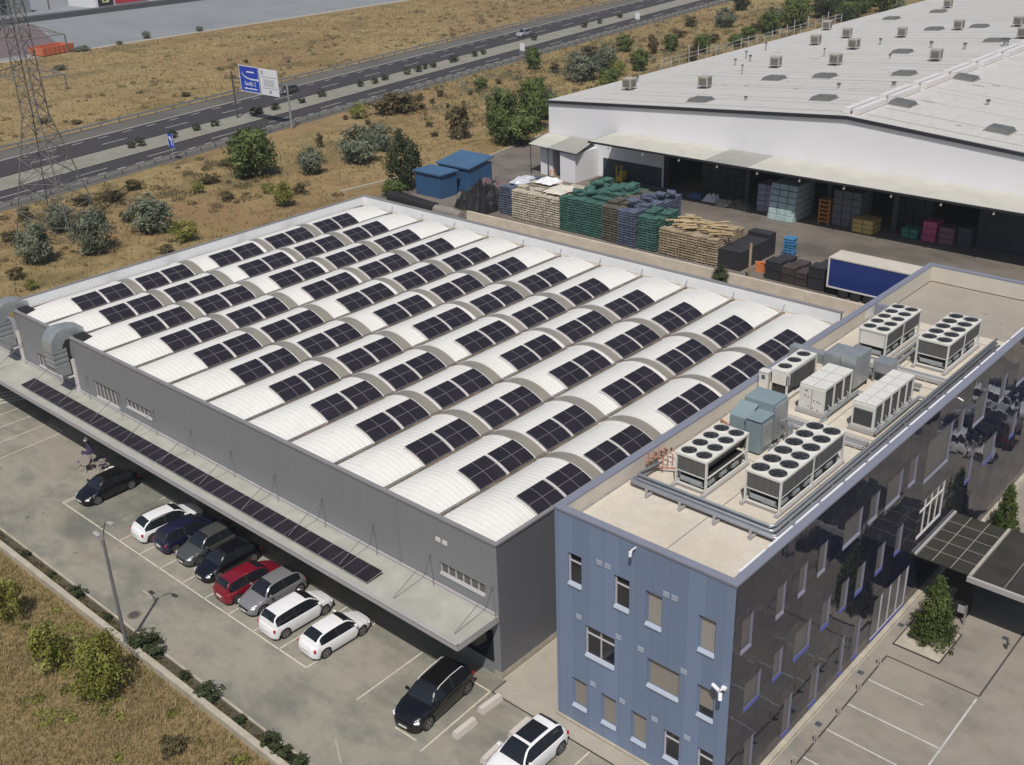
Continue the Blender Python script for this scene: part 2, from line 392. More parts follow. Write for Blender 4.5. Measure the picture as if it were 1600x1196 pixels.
# ---------------------------------------------------------------- mesh builder
class MB:
    def __init__(s):
        s.v = []; s.f = []; s.m = []; s.uv = {}; s.T = None
    def _v(s, p):
        p = Vector(p)
        if s.T is not None: p = s.T @ p
        s.v.append(p[:]); return len(s.v)-1
    def face(s, pts, m=0, uv=None):
        i = [s._v(p) for p in pts]
        s.f.append(i); s.m.append(m)
        if uv: s.uv[len(s.f)-1] = uv
    def box(s, x0, x1, y0, y1, z0, z1, m=0, skip=''):
        if x0 > x1: x0, x1 = x1, x0
        if y0 > y1: y0, y1 = y1, y0
        if z0 > z1: z0, z1 = z1, z0
        i = [s._v(p) for p in ((x0,y0,z0),(x1,y0,z0),(x1,y1,z0),(x0,y1,z0),(x0,y0,z1),(x1,y0,z1),(x1,y1,z1),(x0,y1,z1))]
        for k, q in (('b',(3,2,1,0)),('t',(4,5,6,7)),('s',(0,1,5,4)),('e',(1,2,6,5)),('n',(2,3,7,6)),('w',(3,0,4,7))):
            if k in skip: continue
            s.f.append([i[j] for j in q]); s.m.append(m)
    def tube(s, pts, r, seg=8, m=0, caps=True, r2=None):
        pts = [Vector(p) for p in pts]
        rings = []
        for k, p in enumerate(pts):
            if k == 0: d = pts[1]-p
            elif k == len(pts)-1: d = p-pts[-2]
            else: d = (pts[k+1]-p).normalized() + (p-pts[k-1]).normalized()
            d.normalize()
            a = Vector((0,0,1)) if abs(d.z) < 0.95 else Vector((1,0,0))
            u = d.cross(a).normalized(); w_ = d.cross(u).normalized()
            rr = r if r2 is None else r+(r2-r)*k/(len(pts)-1)
            rings.append([s._v(p+(u*math.cos(2*math.pi*j/seg)+w_*math.sin(2*math.pi*j/seg))*rr) for j in range(seg)])
        for a, b in zip(rings, rings[1:]):
            for j in range(seg):
                s.f.append([a[j], b[j], b[(j+1)%seg], a[(j+1)%seg]]); s.m.append(m)
        if caps:
            s.f.append(rings[0][:]); s.m.append(m)
            s.f.append(rings[-1][::-1]); s.m.append(m)
    def disc(s, c, r, axis='z', seg=16, m=0, r_in=0, flip=False):
        c = Vector(c)
        def pt(a, rr):
            x, y = math.cos(a)*rr, math.sin(a)*rr
            return c+(Vector((x,y,0)) if axis=='z' else Vector((0,x,y)) if axis=='x' else Vector((y,0,x)))
        if r_in <= 0:
            i = [s._v(pt(2*math.pi*k/seg, r)) for k in range(seg)]
            if flip: i = i[::-1]
            s.f.append(i); s.m.append(m)
        else:
            o = [s._v(pt(2*math.pi*k/seg, r)) for k in range(seg)]
            n = [s._v(pt(2*math.pi*k/seg, r_in)) for k in range(seg)]
            for k in range(seg):
                q = [o[k], o[(k+1)%seg], n[(k+1)%seg], n[k]]
                s.f.append(q[::-1] if flip else q); s.m.append(m)
    def build(s, name, mats, parent=None, loc=None, smooth=False, bevel=0, rotz=0):
        if not isinstance(mats, (list, tuple)): mats = [mats]
        me = bpy.data.meshes.new(name)
        me.from_pydata(s.v, [], s.f)
        for a in mats: me.materials.append(a)
        me.polygons.foreach_set('material_index', s.m)
        if s.uv:
            ul = me.uv_layers.new(name='UVMap')
            for fi, uvs in s.uv.items():
                p = me.polygons[fi]
                for k, li in enumerate(p.loop_indices): ul.data[li].uv = uvs[k]
        if smooth: me.polygons.foreach_set('use_smooth', [True]*len(me.polygons))
        me.update()
        o = bpy.data.objects.new(name, me)
        COL.objects.link(o)
        if parent: o.parent = parent
        if loc: o.location = loc
        if rotz: o.rotation_euler[2] = rotz
        if bevel:
            b = o.modifiers.new('bevel', 'BEVEL'); b.width = bevel; b.segments = 2; b.limit_method = 'ANGLE'
        return o

def tag(o, label=None, cat=None, group=None, kind=None):
    if label: o['label'] = label
    if cat: o['category'] = cat
    if group: o['group'] = group
    if kind: o['kind'] = kind
    return o
def thing(name, label, cat, loc=(0,0,0), rotz=0, group=None):
    o = bpy.data.objects.new(name, None); COL.objects.link(o)
    o.empty_display_size = 0.2
    o.location = loc; o.rotation_euler = (0,0,rotz)
    return tag(o, label, cat, group)
KIDS = {}
def copy_tree(o, parent=None):
    c = o.copy(); COL.objects.link(c)
    if parent: c.parent = parent
    if o.name not in KIDS: KIDS[o.name] = list(o.children)
    for ch in KIDS[o.name]: copy_tree(ch, c)
    return c
def ordinal(n):
    w_ = ['', 'first', 'second', 'third', 'fourth', 'fifth', 'sixth', 'seventh', 'eighth', 'ninth', 'tenth', 'eleventh', 'twelfth', 'thirteenth', 'fourteenth', 'fifteenth', 'sixteenth', 'seventeenth', 'eighteenth', 'nineteenth', 'twentieth']
    if n < len(w_): return w_[n]
    return 'twenty-' + w_[n-20]
def sheet(name, pts, z, m, label=None):
    b = MB(); b.face([(x, y, z) for x, y in pts])
    o = b.build(name, m); tag(o, kind='structure')
    return o
# ================================================================ SETTING
sheet('ground', [(-1400,-400),(700,-400),(700,1600),(-1400,1600)], -0.03, M['ground'])
sheet('parking_lot', [(-75,-10.7),(45,-10.7),(45,-1.13),(3.99,-1.13),(0.3,-1.13),(0.3,0),(-75,0)], 0.0, M['lot'])
sheet('side_alley', [(0.05,0),(0.3,0),(0.3,-1.13),(13.7,-1.13),(13.7,0),(4.6,0),(4.6,56.8),(-60,56.8),(-60,36),(0.05,36)], 0.0, M['path'])
sheet('forecourt', [(13.7,-1.13),(45,-1.13),(45,60),(13.7,60)], 0.0, M['court'])
sheet('delivery_yard', [(-76.5,57.3),(60,57.3),(60,86),(-67.5,86),(-67.5,190),(-79,190),(-81,98),(-77,72)], 0.0, M['yard'])
sheet('yard_verge', [(-60,56.8),(60,56.8),(60,58.3),(-76.5,58.3),(-76.5,56.8)], 0.01, M['path'])
b = MB()   # kerb of the yard on the field side
for (x0,y0),(x1,y1) in (((-82,57.5),(-80.6,70)),((-77,72),(-81,98))):
    d = Vector((x1-x0, y1-y0, 0)).normalized(); n = Vector((-d.y, d.x, 0))*0.16
    a, c = Vector((x0,y0,0)), Vector((x1,y1,0))
    for z0, z1 in ((-0.02, 0.14),):
        q = [a-n, c-n, c+n, a+n]
        b.face([p+Vector((0,0,z1)) for p in q])
        for i in range(4):
            b.face([q[i]+Vector((0,0,z0)), q[(i+1)%4]+Vector((0,0,z0)), q[(i+1)%4]+Vector((0,0,z1)), q[i]+Vector((0,0,z1))])
tag(b.build('kerb', M['kerb']), kind='structure')
sheet('planting_strip', [(-75,-11.5),(45,-11.5),(45,-10.7),(-75,-10.7)], 0.012, M['soil'])
# walls beside the planting strip
b = MB(); b.box(-75,45,-11.85,-11.5,-0.1,0.42); b.box(-75,45,-10.72,-10.6,-0.02,0.1)
o = b.build('low_wall', M['kerb']); tag(o, 'long low concrete wall with planting strip between car park and dry grass', 'wall')
o = MB(); o.box(-59,60,58.3,58.6,0,1.2)
for k in range(24): o.box(-58.6+k*5, -58.45+k*5, 58.25, 58.3, 0, 1.18)
tag(o.build('retaining_wall', M['wallcon']), 'cream concrete boundary wall between vaulted roof building and pallet yard', 'wall')

# painted bay lines
def lines(name, segs, w_, m, z=0.006):
    b = MB()
    for x0, y0, x1, y1 in segs:
        d = Vector((x1-x0, y1-y0, 0)); L_ = d.length; d.normalize(); n = Vector((-d.y, d.x, 0))*w_/2
        nn = max(1, int(L_/0.8))
        a, c = Vector((x0,y0,z)), Vector((x1,y1,z))
        b.face([a-n, c-n, c+n, a+n])
    o = b.build(name, m); tag(o, kind='structure'); return o
SX, BW_, YN, YF = -8.835, 2.45, -6.24, -1.13
segs = [(SX, YN, -36.0, YN), (SX, YF, -36.0, YF)]
for k in range(0, 12):
    if k in (10,): continue
    x = SX-k*BW_
    segs.append((x, YN, x, YF))
segs.append((-36.0, YN, -36.0, YF-3)); segs.append((-30.9, YN, -30.9, YF-0.6))
segs += [(-45.8,-6.15,-46.1,-0.94),(-46.1,-0.94,-48.4,-0.98),(-48.4,-0.98,-48.35,-6.5),(-50.9,-0.9,-50.8,-6.5),(-53.1,-0.45,-53.0,-6.5)]
segs += [(-4.76,-6.14,-4.86,-1.17),(-4.86,-1.17,0.22,-1.17),(0.22,-1.17,0.5,-6.55),(-1.7,-6.2,-0.2,-6.15),(6.9,-1.2,6.9,-3.6),(9.4,-1.4,9.4,-6)]
lines('bay_marking', segs, 0.085, M['paint'])
lines('arrow_marking', [(-22.3,-8.2,-21.1,-8.2),(-21.5,-8.0,-21.0,-8.2),(-21.5,-8.45,-21.0,-8.2),(-3.4,-8.7,-1.9,-9.6)], 0.1, M['faded'])
lines('hatch_marking', [(-57.5+k*0.75,-1.8,-56.6+k*0.75,0.2) for k in range(4)], 0.22, M['paint_w'])
lines('court_marking', [(14.9,12.3,17.9,12.24),(14.95,9.9,19.75,9.86),(14.97,7.57,19.8,7.5),(15.0,5.15,19.8,5.1),(19.8,2,19.78,14.4),(15,2.7,19.8,2.7)], 0.09, M['paint_w'])
lines('drain_channel', [(14.83,14.68,15.05,-1),(14.83,14.68,19.81,14.66),(19.81,14.66,19.74,26),(0.33,-1.13,13.6,-1.13),(0.33,-1.13,0.3,0)], 0.09, M['darkline'], 0.008)
lines('court_joint', [(14.0,-1,14.0,42)], 0.12, M['kerb'], 0.007)
# manholes
k = 0
for x, y, lab in ((-20.5,-9.83,'round rusty manhole cover beside the lamp shadow in the car park'),):
    b = MB(); b.disc((0,0,0.012), 0.42, seg=24, m=0); b.disc((0,0,0.016), 0.30, seg=24, m=1)
    tag(b.build('manhole_cover', [M['grime'], M['steel_dark']], loc=(x,y,0)), lab, 'manhole')
for x, y, lab in ((14.3,17.65,'square manhole cover nearest the planter tree'),(14.37,12.53,'square manhole cover left of the second bollard'),(14.5,7.63,'square manhole cover nearest the bottom of the mirror wall'),(19.15,20.15,'square manhole cover in front of the entrance canopy')):
    b = MB(); b.box(-.2,.2,-.2,.2,0,.012,0); b.box(-.15,.15,-.15,.15,.012,.018,1)
    tag(b.build('manhole_cover', [M['steel'], M['steel_dark']], loc=(x,y,0)), lab, 'manhole')

# ---------------------------------------------------------------- highway
def xm(y): return -118.2-0.163*y+0.00006*y*y
YS = [-90+12*k for k in range(52)]
def strip(name, o0, o1, z, m, kind='structure', dash=None):
    b = MB()
    def pt(y, o_): return (xm(y)+o_, y, z)
    if dash is None:
        for y0, y1 in zip(YS, YS[1:]):
            b.face([pt(y0,o0), pt(y1,o0), pt(y1,o1), pt(y0,o1)])
    else:
        y = YS[0]
        while y < 520:
            b.face([pt(y,o0), pt(y+dash[0],o0), pt(y+dash[0],o1), pt(y,o1)])
            y += dash[1]
    o = b.build(name, m); tag(o, kind=kind); return o
strip('highway_shoulder', 10.4, -22.0, 0.0, M['asphalt_old'])
strip('highway_near_lanes', 7.9, 0.5, 0.006, M['asphalt'])
strip('highway_far_lanes', -5.9, -15.4, 0.006, M['asphalt'])
strip('highway_median', 0.1, -5.3, 0.012, M['median'])
strip('lane_marking', 0.55, 0.32, 0.014, M['paint'])
strip('lane_marking', -5.5, -5.7, 0.014, M['paint'])
strip('lane_marking', 7.75, 7.6, 0.014, M['paint_w'])
strip('lane_marking', -15.7, -15.95, 0.014, M['paint_w'])
strip('lane_marking', 4.2, 4.02, 0.014, M['paint_w'], dash=(5.5, 13))
strip('lane_marking', 6.3, 6.1, 0.014, M['paint_w'], dash=(1.5, 3.4))
strip('lane_marking', -14.0, -14.2, 0.014, M['paint_w'], dash=(2, 5))
strip('lane_marking', -9.6, -9.8, 0.014, M['paint_w'], dash=(5, 13))
def guard(off, lab, step):
    t = thing('guard_rail', lab, 'guard rail', (xm(80)+off, 80, 0))
    r = MB(); p = MB()
    ys = [-60+6*k for k in range(88)]
    for y0, y1 in zip(ys, ys[1:]):
        a = Vector((xm(y0)+off-t.location.x, y0-80, 0)); c = Vector((xm(y1)+off-t.location.x, y1-80, 0))
        for dx in (0.0,):
            q = [a+Vector((-.05,0,.5)), c+Vector((-.05,0,.5)), c+Vector((.05,0,.5)), a+Vector((.05,0,.5))]
            h = Vector((0,0,.32))
            r.face([v+h for v in q]); r.face([q[0], q[1], q[1]+h, q[0]+h][::-1]); r.face([q[3], q[2], q[2]+h, q[3]+h])
            r.face(q[::-1])
    y = -60
    while y < 460:
        x = xm(y)+off-t.location.x
        p.box(x-.06, x+.06, y-80-.06, y-80+.06, 0, .6); y += step
    r.build('rail', M['steel'], t)
    o = p.build('post', M['steel_dark'], t); tag(o, kind='stuff')
guard(9.3, 'grey steel guard rail along the near side of the highway', 3)
guard(-21.3, 'grey steel guard rail along the far side of the highway', 4)

# top-left industrial ground
sheet('industrial_paving', [(-238.5,60),(-240,300),(-900,300),(-900,-50),(-238,-50)], -0.02, M['farlot'])
sheet('field_path', [(-236.5,60),(-240,300),(-243.5,300),(-238.6,60)], -0.012, M['path'])
sheet('red_brown_paving', [(-244,60),(-244,103),(-303,124),(-303,60)], -0.010, mat('brown_paving',(0.14,0.105,0.11),0.9))
b = MB(); b.box(-310,-306.5,40,330,0,1.5)
tag(b.build('boundary_wall', M['steel_dark']), 'long dark boundary wall across the grey paving at top left', 'wall')
t = thing('industrial_building', 'white building with a red banner and dark emblem at the top edge of the photo', 'building', (-326,163,0))
b = MB(); b.box(-12,6,-9,60,0,9); b.build('wall', M['white'], t)
b = MB(); b.box(6.02,6.4,-2,10,0.8,5); b.build('red_banner', mat('red_banner',(0.42,0.02,0.04),0.6), t)
b = MB(); b.box(6.02,6.4,-8.0,-2.8,0.6,5.4,0); b.box(6.42,6.46,-6.6,-4.2,1.6,4.2,1); b.box(6.48,6.5,-6.1,-5.2,2.1,3.0,0); b.box(6.48,6.5,-5.3,-4.7,3.2,3.8,0)
b.build('emblem', [M['black'], mat('pale_yellow',(0.6,0.58,0.3),0.6)], t)
t = thing('industrial_building', 'low grey industrial building behind the pylon top at top left', 'building', (-340,112,0))
b = MB(); b.box(-14,8,-22,26,0,7); b.build('wall', M['farlot'], t)
b = MB(); b.box(8.02,8.3,-18,-6,1,5.5); b.box(8.02,8.3,6,18,1,5.5); b.build('window', M['glass'], t)
t = thing('storage_container', 'orange open skip at the corner of the brown paving at top left', 'skip', (-239.5,97.6,0), 0.2)
b = MB()
for a_ in ((-2.6,2.6,-4.6,-4.3),(-2.6,2.6,4.3,4.6),(-2.6,-2.3,-4.3,4.3),(2.3,2.6,-4.3,4.3)): b.box(a_[0],a_[1],a_[2],a_[3],0.2,2.0)
b.box(-2.3,2.3,-4.3,4.3,0.2,0.5); b.build('shell', mat('orange_paint',(0.50,0.14,0.06),0.6), t)
b = MB()
for k in range(7): b.box(2.6,2.72,-4.3+k*1.4,-4.1+k*1.4,0.2,2.0)
b.build('rib', mat('orange_paint_dark',(0.40,0.10,0.05),0.6), t)
t = thing('lorry', 'white box lorry parked beside the brown paving at top left', 'lorry', (-287,96,0), 0.15)
b = MB(); b.box(-2,2,-7,9,1.2,4.6); b.build('cargo_box', M['white'], t)
b = MB(); b.box(-1.8,1.8,-10,-7.3,0.8,3.6); b.box(-1.6,1.6,-9.9,-7.4,3.6,3.9); b.build('cab', M['white'], t, bevel=.15)
for sx in (-1.7,1.7):
    for yy in (-8.6,3,6): b = MB(); b.tube([(sx-.2,yy,.7),(sx+.2,yy,.7)],.7,14); b.build('wheel', M['rubber'], t)
# ================================================================ BUILDING HELPERS
def wall_holes(mb, O, U, V, W_, H_, holes, depth, m_wall=0, m_rev=1, ucuts=None):
    """wall rectangle at origin O, axes U (along) and V (up), outward normal U x V; holes = (u0,u1,v0,v1)"""
    O, U, V = Vector(O), Vector(U), Vector(V); N = U.cross(V)
    us = sorted({0, W_} | {h[0] for h in holes} | {h[1] for h in holes}); vs = sorted({0, H_} | {h[2] for h in holes} | {h[3] for h in holes})
    for u0, u1 in zip(us, us[1:]):
        for v0, v1 in zip(vs, vs[1:]):
            uc, vc = (u0+u1)/2, (v0+v1)/2
            if any(h[0] < uc < h[1] and h[2] < vc < h[3] for h in holes): continue
            mb.face([O+U*u0+V*v0, O+U*u1+V*v0, O+U*u1+V*v1, O+U*u0+V*v1], m_wall)
    for h in holes:
        a, c, d, e = O+U*h[0]+V*h[2], O+U*h[1]+V*h[2], O+U*h[1]+V*h[3], O+U*h[0]+V*h[3]
        I = N*-depth
        for p, q in ((a,c),(c,d),(d,e),(e,a)): mb.face([p, p+I, q+I, q], m_rev)

def window_part(parent, O, U, V, h, depth, pane_m, frame_m, sill_m, split=0, transom=False, fw_=0.06, sill_out=0.10, label=None):
    """frame mesh + pane, sill as sub-parts. O,U,V in parent's local frame"""
    O, U, V = Vector(O), Vector(U), Vector(V); N = U.cross(V)
    def bx(mb, u0,u1,v0,v1,n0,n1,m=0):
        P = [O+U*u+V*v+N*n for u in (u0,u1) for v in (v0,v1) for n in (n0,n1)]
        i = [mb._v(p) for p in P]
        for q in ((0,1,3,2),(4,6,7,5),(0,4,5,1),(2,3,7,6),(0,2,6,4),(1,5,7,3)):
            mb.f.append([i[j] for j in q]); mb.m.append(m)
    u0,u1,v0,v1 = h
    f = MB(); d0, d1 = -depth+.003, -depth+.07
    bx(f,u0,u0+fw_,v0,v1,d0,d1); bx(f,u1-fw_,u1,v0,v1,d0,d1); bx(f,u0+fw_,u1-fw_,v0,v0+fw_,d0,d1); bx(f,u0+fw_,u1-fw_,v1-fw_,v1,d0,d1)
    for k in range(1, split+1):
        uu = u0+(u1-u0)*k/(split+1); bx(f,uu-.03,uu+.03,v0+fw_,v1-fw_,d0,d1)
    if transom: vv = v1-(v1-v0)*0.28; bx(f,u0+fw_,u1-fw_,vv-.03,vv+.03,d0+.004,d1+.004)
    fo = f.build('window', frame_m, parent)
    if label: fo['label'] = label
    p = MB(); bx(p,u0+.01,u1-.01,v0+.01,v1-.01,-depth-.02,-depth+.02); p.build('pane', pane_m, fo)
    if sill_m:
        s = MB(); a = O+U*(u0-.03)+V*(v0+.02); 
        q = [O+U*(u0-.0)+V*(v0+.09)+N*(-depth+.07), O+U*u1+V*(v0+.09)+N*(-depth+.07), O+U*(u1+.0)+V*(v0-.02)+N*sill_out, O+U*(u0-.0)+V*(v0-.02)+N*sill_out]
        s.face(q[::-1]); dn = V*-.05
        s.face([q[3]+dn, q[2]+dn, q[2], q[3]]); s.face([q[0]+dn,q[3]+dn,q[3],q[0]]); s.face([q[2]+dn,q[1]+dn,q[1],q[2]]); s.face([v+dn for v in q])
        s.build('sill', sill_m, fo)
    return fo
# ================================================================ VAULTED WAREHOUSE (12 barrel vaults)
LW, DW, H1, HB, HG, Q, RISE = 52.385, 37.07, 8.54, 9.28, 8.375, 4.339, 0.64
WH = thing('vaulted_warehouse', 'grey clad warehouse with twelve white barrel vaults carrying solar panels', 'warehouse', (0,0,0))
fr_holes = [(LW-4.28,LW-0.92,4.93,5.66),(LW-40.85,LW-37.5,4.35,5.72),(LW-36.4,LW-33.0,4.9,5.6),(LW-49.8,LW-46.0,4.4,5.55)]
b = MB()
wall_holes(b, (-LW,0,0), (1,0,0), (0,0,1), LW, H1-.12, fr_holes, .18, 0, 0)
b.build('front_wall', M['wallgrey'], WH)
b = MB()
b.face([(0,0,0),(0,DW,0),(0,DW,H1-.12),(0,0,H1-.12)])
b.face([(0,DW,0),(-LW,DW,0),(-LW,DW,HB-.1),(0,DW,HB-.1)]); b.face([(-LW,DW,0),(-LW,0,0),(-LW,0,HB-.1),(-LW,DW,HB-.1)])
b.face([(-LW+.25,.3,8.3),(-LW+.25,0,8.3),(-LW,0,8.3),(-LW,0,HB-.1),(-LW+.25,0,HB-.1)][::-1]) if False else None
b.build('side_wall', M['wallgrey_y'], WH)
# copings
b = MB()
b.box(-LW,0.04,-.05,.22,H1-.12,H1); b.box(-.2,.05,.22,DW,H1-.12,H1)
b.box(-LW-.05,.05,DW-.22,DW+.08,HB-.12,HB); b.box(-LW-.05,-LW+.14,-.02,DW-.22,HB-.12,HB)
b.box(-LW-.05,-LW+.14,-.02,.22,H1,HB-.12)
b.build('coping', M['cap'], WH)
b = MB()   # inner linings of the taller left and back parapets
b.face([(-LW+.15,.2,8.3),(-LW+.15,DW-.2,8.3),(-LW+.15,DW-.2,HB-.12),(-LW+.15,.2,HB-.12)][::-1])
b.face([(-LW+.15,DW-.23,8.3),(0,DW-.23,8.3),(0,DW-.23,HB-.12),(-LW+.15,DW-.23,HB-.12)])
b.face([(-LW+.1,.23,8.3),(-.2,.23,8.3),(-.2,.23,H1-.11),(-LW+.1,.23,H1-.11)][::-1])
b.face([(-.21,.23,8.3),(-.21,DW,8.3),(-.21,DW,H1-.11),(-.21,.23,H1-.11)])
b.build('parapet_lining', M['inner_white'], WH)
# deck between vaults and gutters
b = MB(); b.face([(-LW,0.1,HG-.1),(0,0.1,HG-.1),(0,DW-.1,HG-.1),(-LW,DW-.1,HG-.1)]); b.build('gutter', M['gutter'], WH)
b = MB()
for k in range(13):
    x = -k*Q
    if k == 12: x = -LW+.25
    if k == 0: x = -.3
    b.box(x-.085,x+.06,.25,DW-.5,HG-.099,HG-.03)
    b.box(x+.07,x+.085,.25,DW-.5,HG-.099,HG-.02)
b.build('gutter_grime', M['grime'], WH)
b = MB()
for k in range(1,12):
    x = -k*Q
    b.tube([(x-.13,.3,HG+.01),(x-.13,DW-.6,HG+.01)], .028, 6)
    b.tube([(x-.13,DW-.6,HG+.01),(x-.13,DW-.3,HG+.5)], .028, 6)
b.build('lightning_conductor', M['steel'], WH)
HW = Q/2-.10
def vz(t): return HG-.06+RISE*(1-abs(t)**2.0)
def fy(y):
    if y < 3.2: u = max(0,(y-.25)/2.95); return .20+.80*math.sin(u*math.pi/2)
    if y > 33.5: u = max(0,min(1,(y-33.5)/2.6)); return 1-.45*u*u
    return 1
SKY = [(8.1,9.1),(13.86,14.9),(21.45,22.32),(26.85,27.9)]
ycuts = [(0.25,0)]+[y for s in SKY for y in s]
ends = [0.25]+[y for s in SKY for y in s]+[DW-.95]
NT = 14
def vault_strip(b, xc, y0, y1, lift=0, t0=-1, t1=1, m=0, uv=None, nt_=NT, thick=0):
    P = []
    for i in range(nt_+1):
        t = t0+(t1-t0)*i/nt_
        n = Vector((2.0*RISE*(abs(t)**1.0)*(1 if t > 0 else -1)/HW, 0, 1)).normalized()
        P.append((Vector((xc+t*HW, 0, vz(t))), n, i/nt_))
    for (a, na, ua), (c, nc, uc) in zip(P, P[1:]):
        A, C_ = a+na*lift, c+nc*lift
        b.face([(A.x,y0,A.z),(C_.x,y0,C_.z),(C_.x,y1,C_.z),(A.x,y1,A.z)], m, [(0,ua),(0,uc),(1,uc),(1,ua)] if uv else None)
        if thick:
            A2, C2 = a+na*(lift-thick), c+nc*(lift-thick)
            b.face([(A2.x,y0,A2.z),(C2.x,y0,C2.z),(C_.x,y0,C_.z),(A.x,y0,A.z)], m+1)
            b.face([(C2.x,y1,C2.z),(A2.x,y1,A2.z),(A.x,y1,A.z),(C_.x,y1,C_.z)], m+1)
    if thick:
        for (a, n_, u_), fl in ((P[0],1),(P[-1],0)):
            A, A2 = a+n_*lift, a+n_*(lift-thick)
            q = [(A.x,y0,A.z),(A.x,y1,A.z),(A2.x,y1,A2.z),(A2.x,y0,A2.z)]
            b.face(q[::-1] if fl else q, m+1)
for k in range(12):
    xc = -(k+.5)*Q
    b = MB()
    yy_ = [.25,.8,1.4,2.0,2.6,3.2,8.1,9.1,13.86,14.9,21.45,22.32,26.85,27.9,33.5,34.4,35.3,DW-.95]
    for y0, y1 in zip(yy_, yy_[1:]):
        if (y0,y1) in SKY: continue
        for i in range(NT):
            ta, tb = -1+2*i/NT, -1+2*(i+1)/NT
            b.face([(xc+HW*ta,y0,HG-.06+(vz(ta)-HG+.06)*fy(y0)),(xc+HW*tb,y0,HG-.06+(vz(tb)-HG+.06)*fy(y0)),(xc+HW*tb,y1,HG-.06+(vz(tb)-HG+.06)*fy(y1)),(xc+HW*ta,y1,HG-.06+(vz(ta)-HG+.06)*fy(y1))])
    for y in (.25, DW-.95):     # end tympana
        pts = [(xc+HW*(-1+2*i/NT), y, HG-.06+(vz(-1+2*i/NT)-HG+.06)*fy(y)) for i in range(NT+1)]
        b.face(([(xc-HW,y,HG-.1)]+pts+[(xc+HW,y,HG-.1)])[::(1 if y > 1 else -1)])
    b.build('vault', M['roof'], WH, smooth=True).data.set_sharp_from_angle(angle=R(40))
    for y0, y1 in SKY:
        b = MB(); vault_strip(b, xc, y0, y1, 0.012)
        b.build('skylight', M['skylight'], WH)
    b = MB()
    for y in [y for s in SKY for y in s]: vault_strip(b, xc, y-.05, y+.05, .045, m=0, thick=.05)
    for y0, y1 in ((3.5,8.04),(9.2,13.8),(16.4,21.06),(22.38,26.8),(27.98,32.26)):
        ym = (y0+y1)/2
        for yy in (y0-.07, ym-.07, ym+.07, y1+.07): vault_strip(b, xc, yy-.035, yy+.035, .10, .18, 1.0, m=0, thick=.05)
    b.build('roof_rib', [M['rail'], M['rail']], WH)
# front windows
for h, sp in zip(fr_holes, (5,5,5,5)):
    window_part(WH, (-LW,0,0), (1,0,0), (0,0,1), h, .16, M['pane_grey'], M['frame_w'], M['canopy_edge'], sp, False, .06, .05)
b = MB()
for x in (-4.25,-3.75): b.box(x-.17,x+.17,-.035,0,6.95,7.2)
b.build('wall_vent', M['rail'], WH)
b = MB(); b.box(-7.47,-7.40,-.09,0,4.1,8.42); b.build('downpipe', M['wallgrey'], WH)
# front canopy with its tie rods
b = MB()
b.box(-66,-.08,-2.98,-.02,3.98,4.10); b.build('canopy_roof', M['canopy'], WH)
b = MB(); b.box(-66,-.04,-3.10,-2.99,3.74,4.17); b.box(-.07,-.0,-2.98,-.05,3.74,4.16)
b.tube([(-66,-3.08,4.12),(-.04,-3.08,4.12)], .07, 8)
b.build('canopy_fascia', M['canopy_edge'], WH)
b = MB(); b.box(-66,-.1,-.16,-.02,4.10,4.24); b.box(-66,-.1,-.3,-.26,4.10,4.13,0); b.build('canopy_flashing', M['canopy_edge'], WH)
b = MB()
for k in range(15): b.box(-.6-k*4.5,-.45-k*4.5,-2.9,-.05,3.7,3.95)
b.build('canopy_bracket', M['steel_dark'], WH)
for k in range(12):
    x = -.4-k*4.6
    if k > 10: x = -52
    b = MB()
    b.tube([(x,-.04,5.75),(x-.35,-2.55,4.2)], .022, 6); b.tube([(x,-.04,5.75),(x+.5,-.35,4.12)], .016, 6); b.box(x-.06,x+.06,-.08,0,5.65,5.85)
    b.build('tie_rod', M['rod'], WH)
# dark glazing and doors under the canopy
b = MB()
for x0, x1 in ((-5.2,-3.8),(-12,-9),(-20,-15),(-28,-24),(-36,-32),(-44,-41)): b.box(x0,x1,-.04,0,.05,2.9)
b.build('loading_door', M['steel_dark'], WH)
b = MB(); b.box(-2.6,-.5,-.06,0,.9,2.9); b.build('ground_floor_window', M['glass'], WH)
b = MB()
for x0 in (-1.6,-3.0): b.tube([(x0,-1.2,3.6),(x0-1.1,-1.2,3.6)], .05, 6)
b.build('strip_light', M['rail'], WH)
b = MB(); b.box(-.5,0,-.012,.0,0,.35); b.box(0,.015,0,DW,0,.35); b.build('plinth', M['kerb'], WH)

# extension of the far end beyond the wall (low annex that carries the rest of the canopy)
AX = thing('annex', 'low grey annex at the far left end of the warehouse under the canopy', 'building', (-LW-.1,0,0))
b = MB(); b.box(-13,-.05,0.01,2.6,0,5.0); b.build('wall', M['wallgrey'], AX)
b = MB(); b.box(-13.1,0,-.02,2.7,5.0,5.15); b.build('roof', M['cap'], AX)

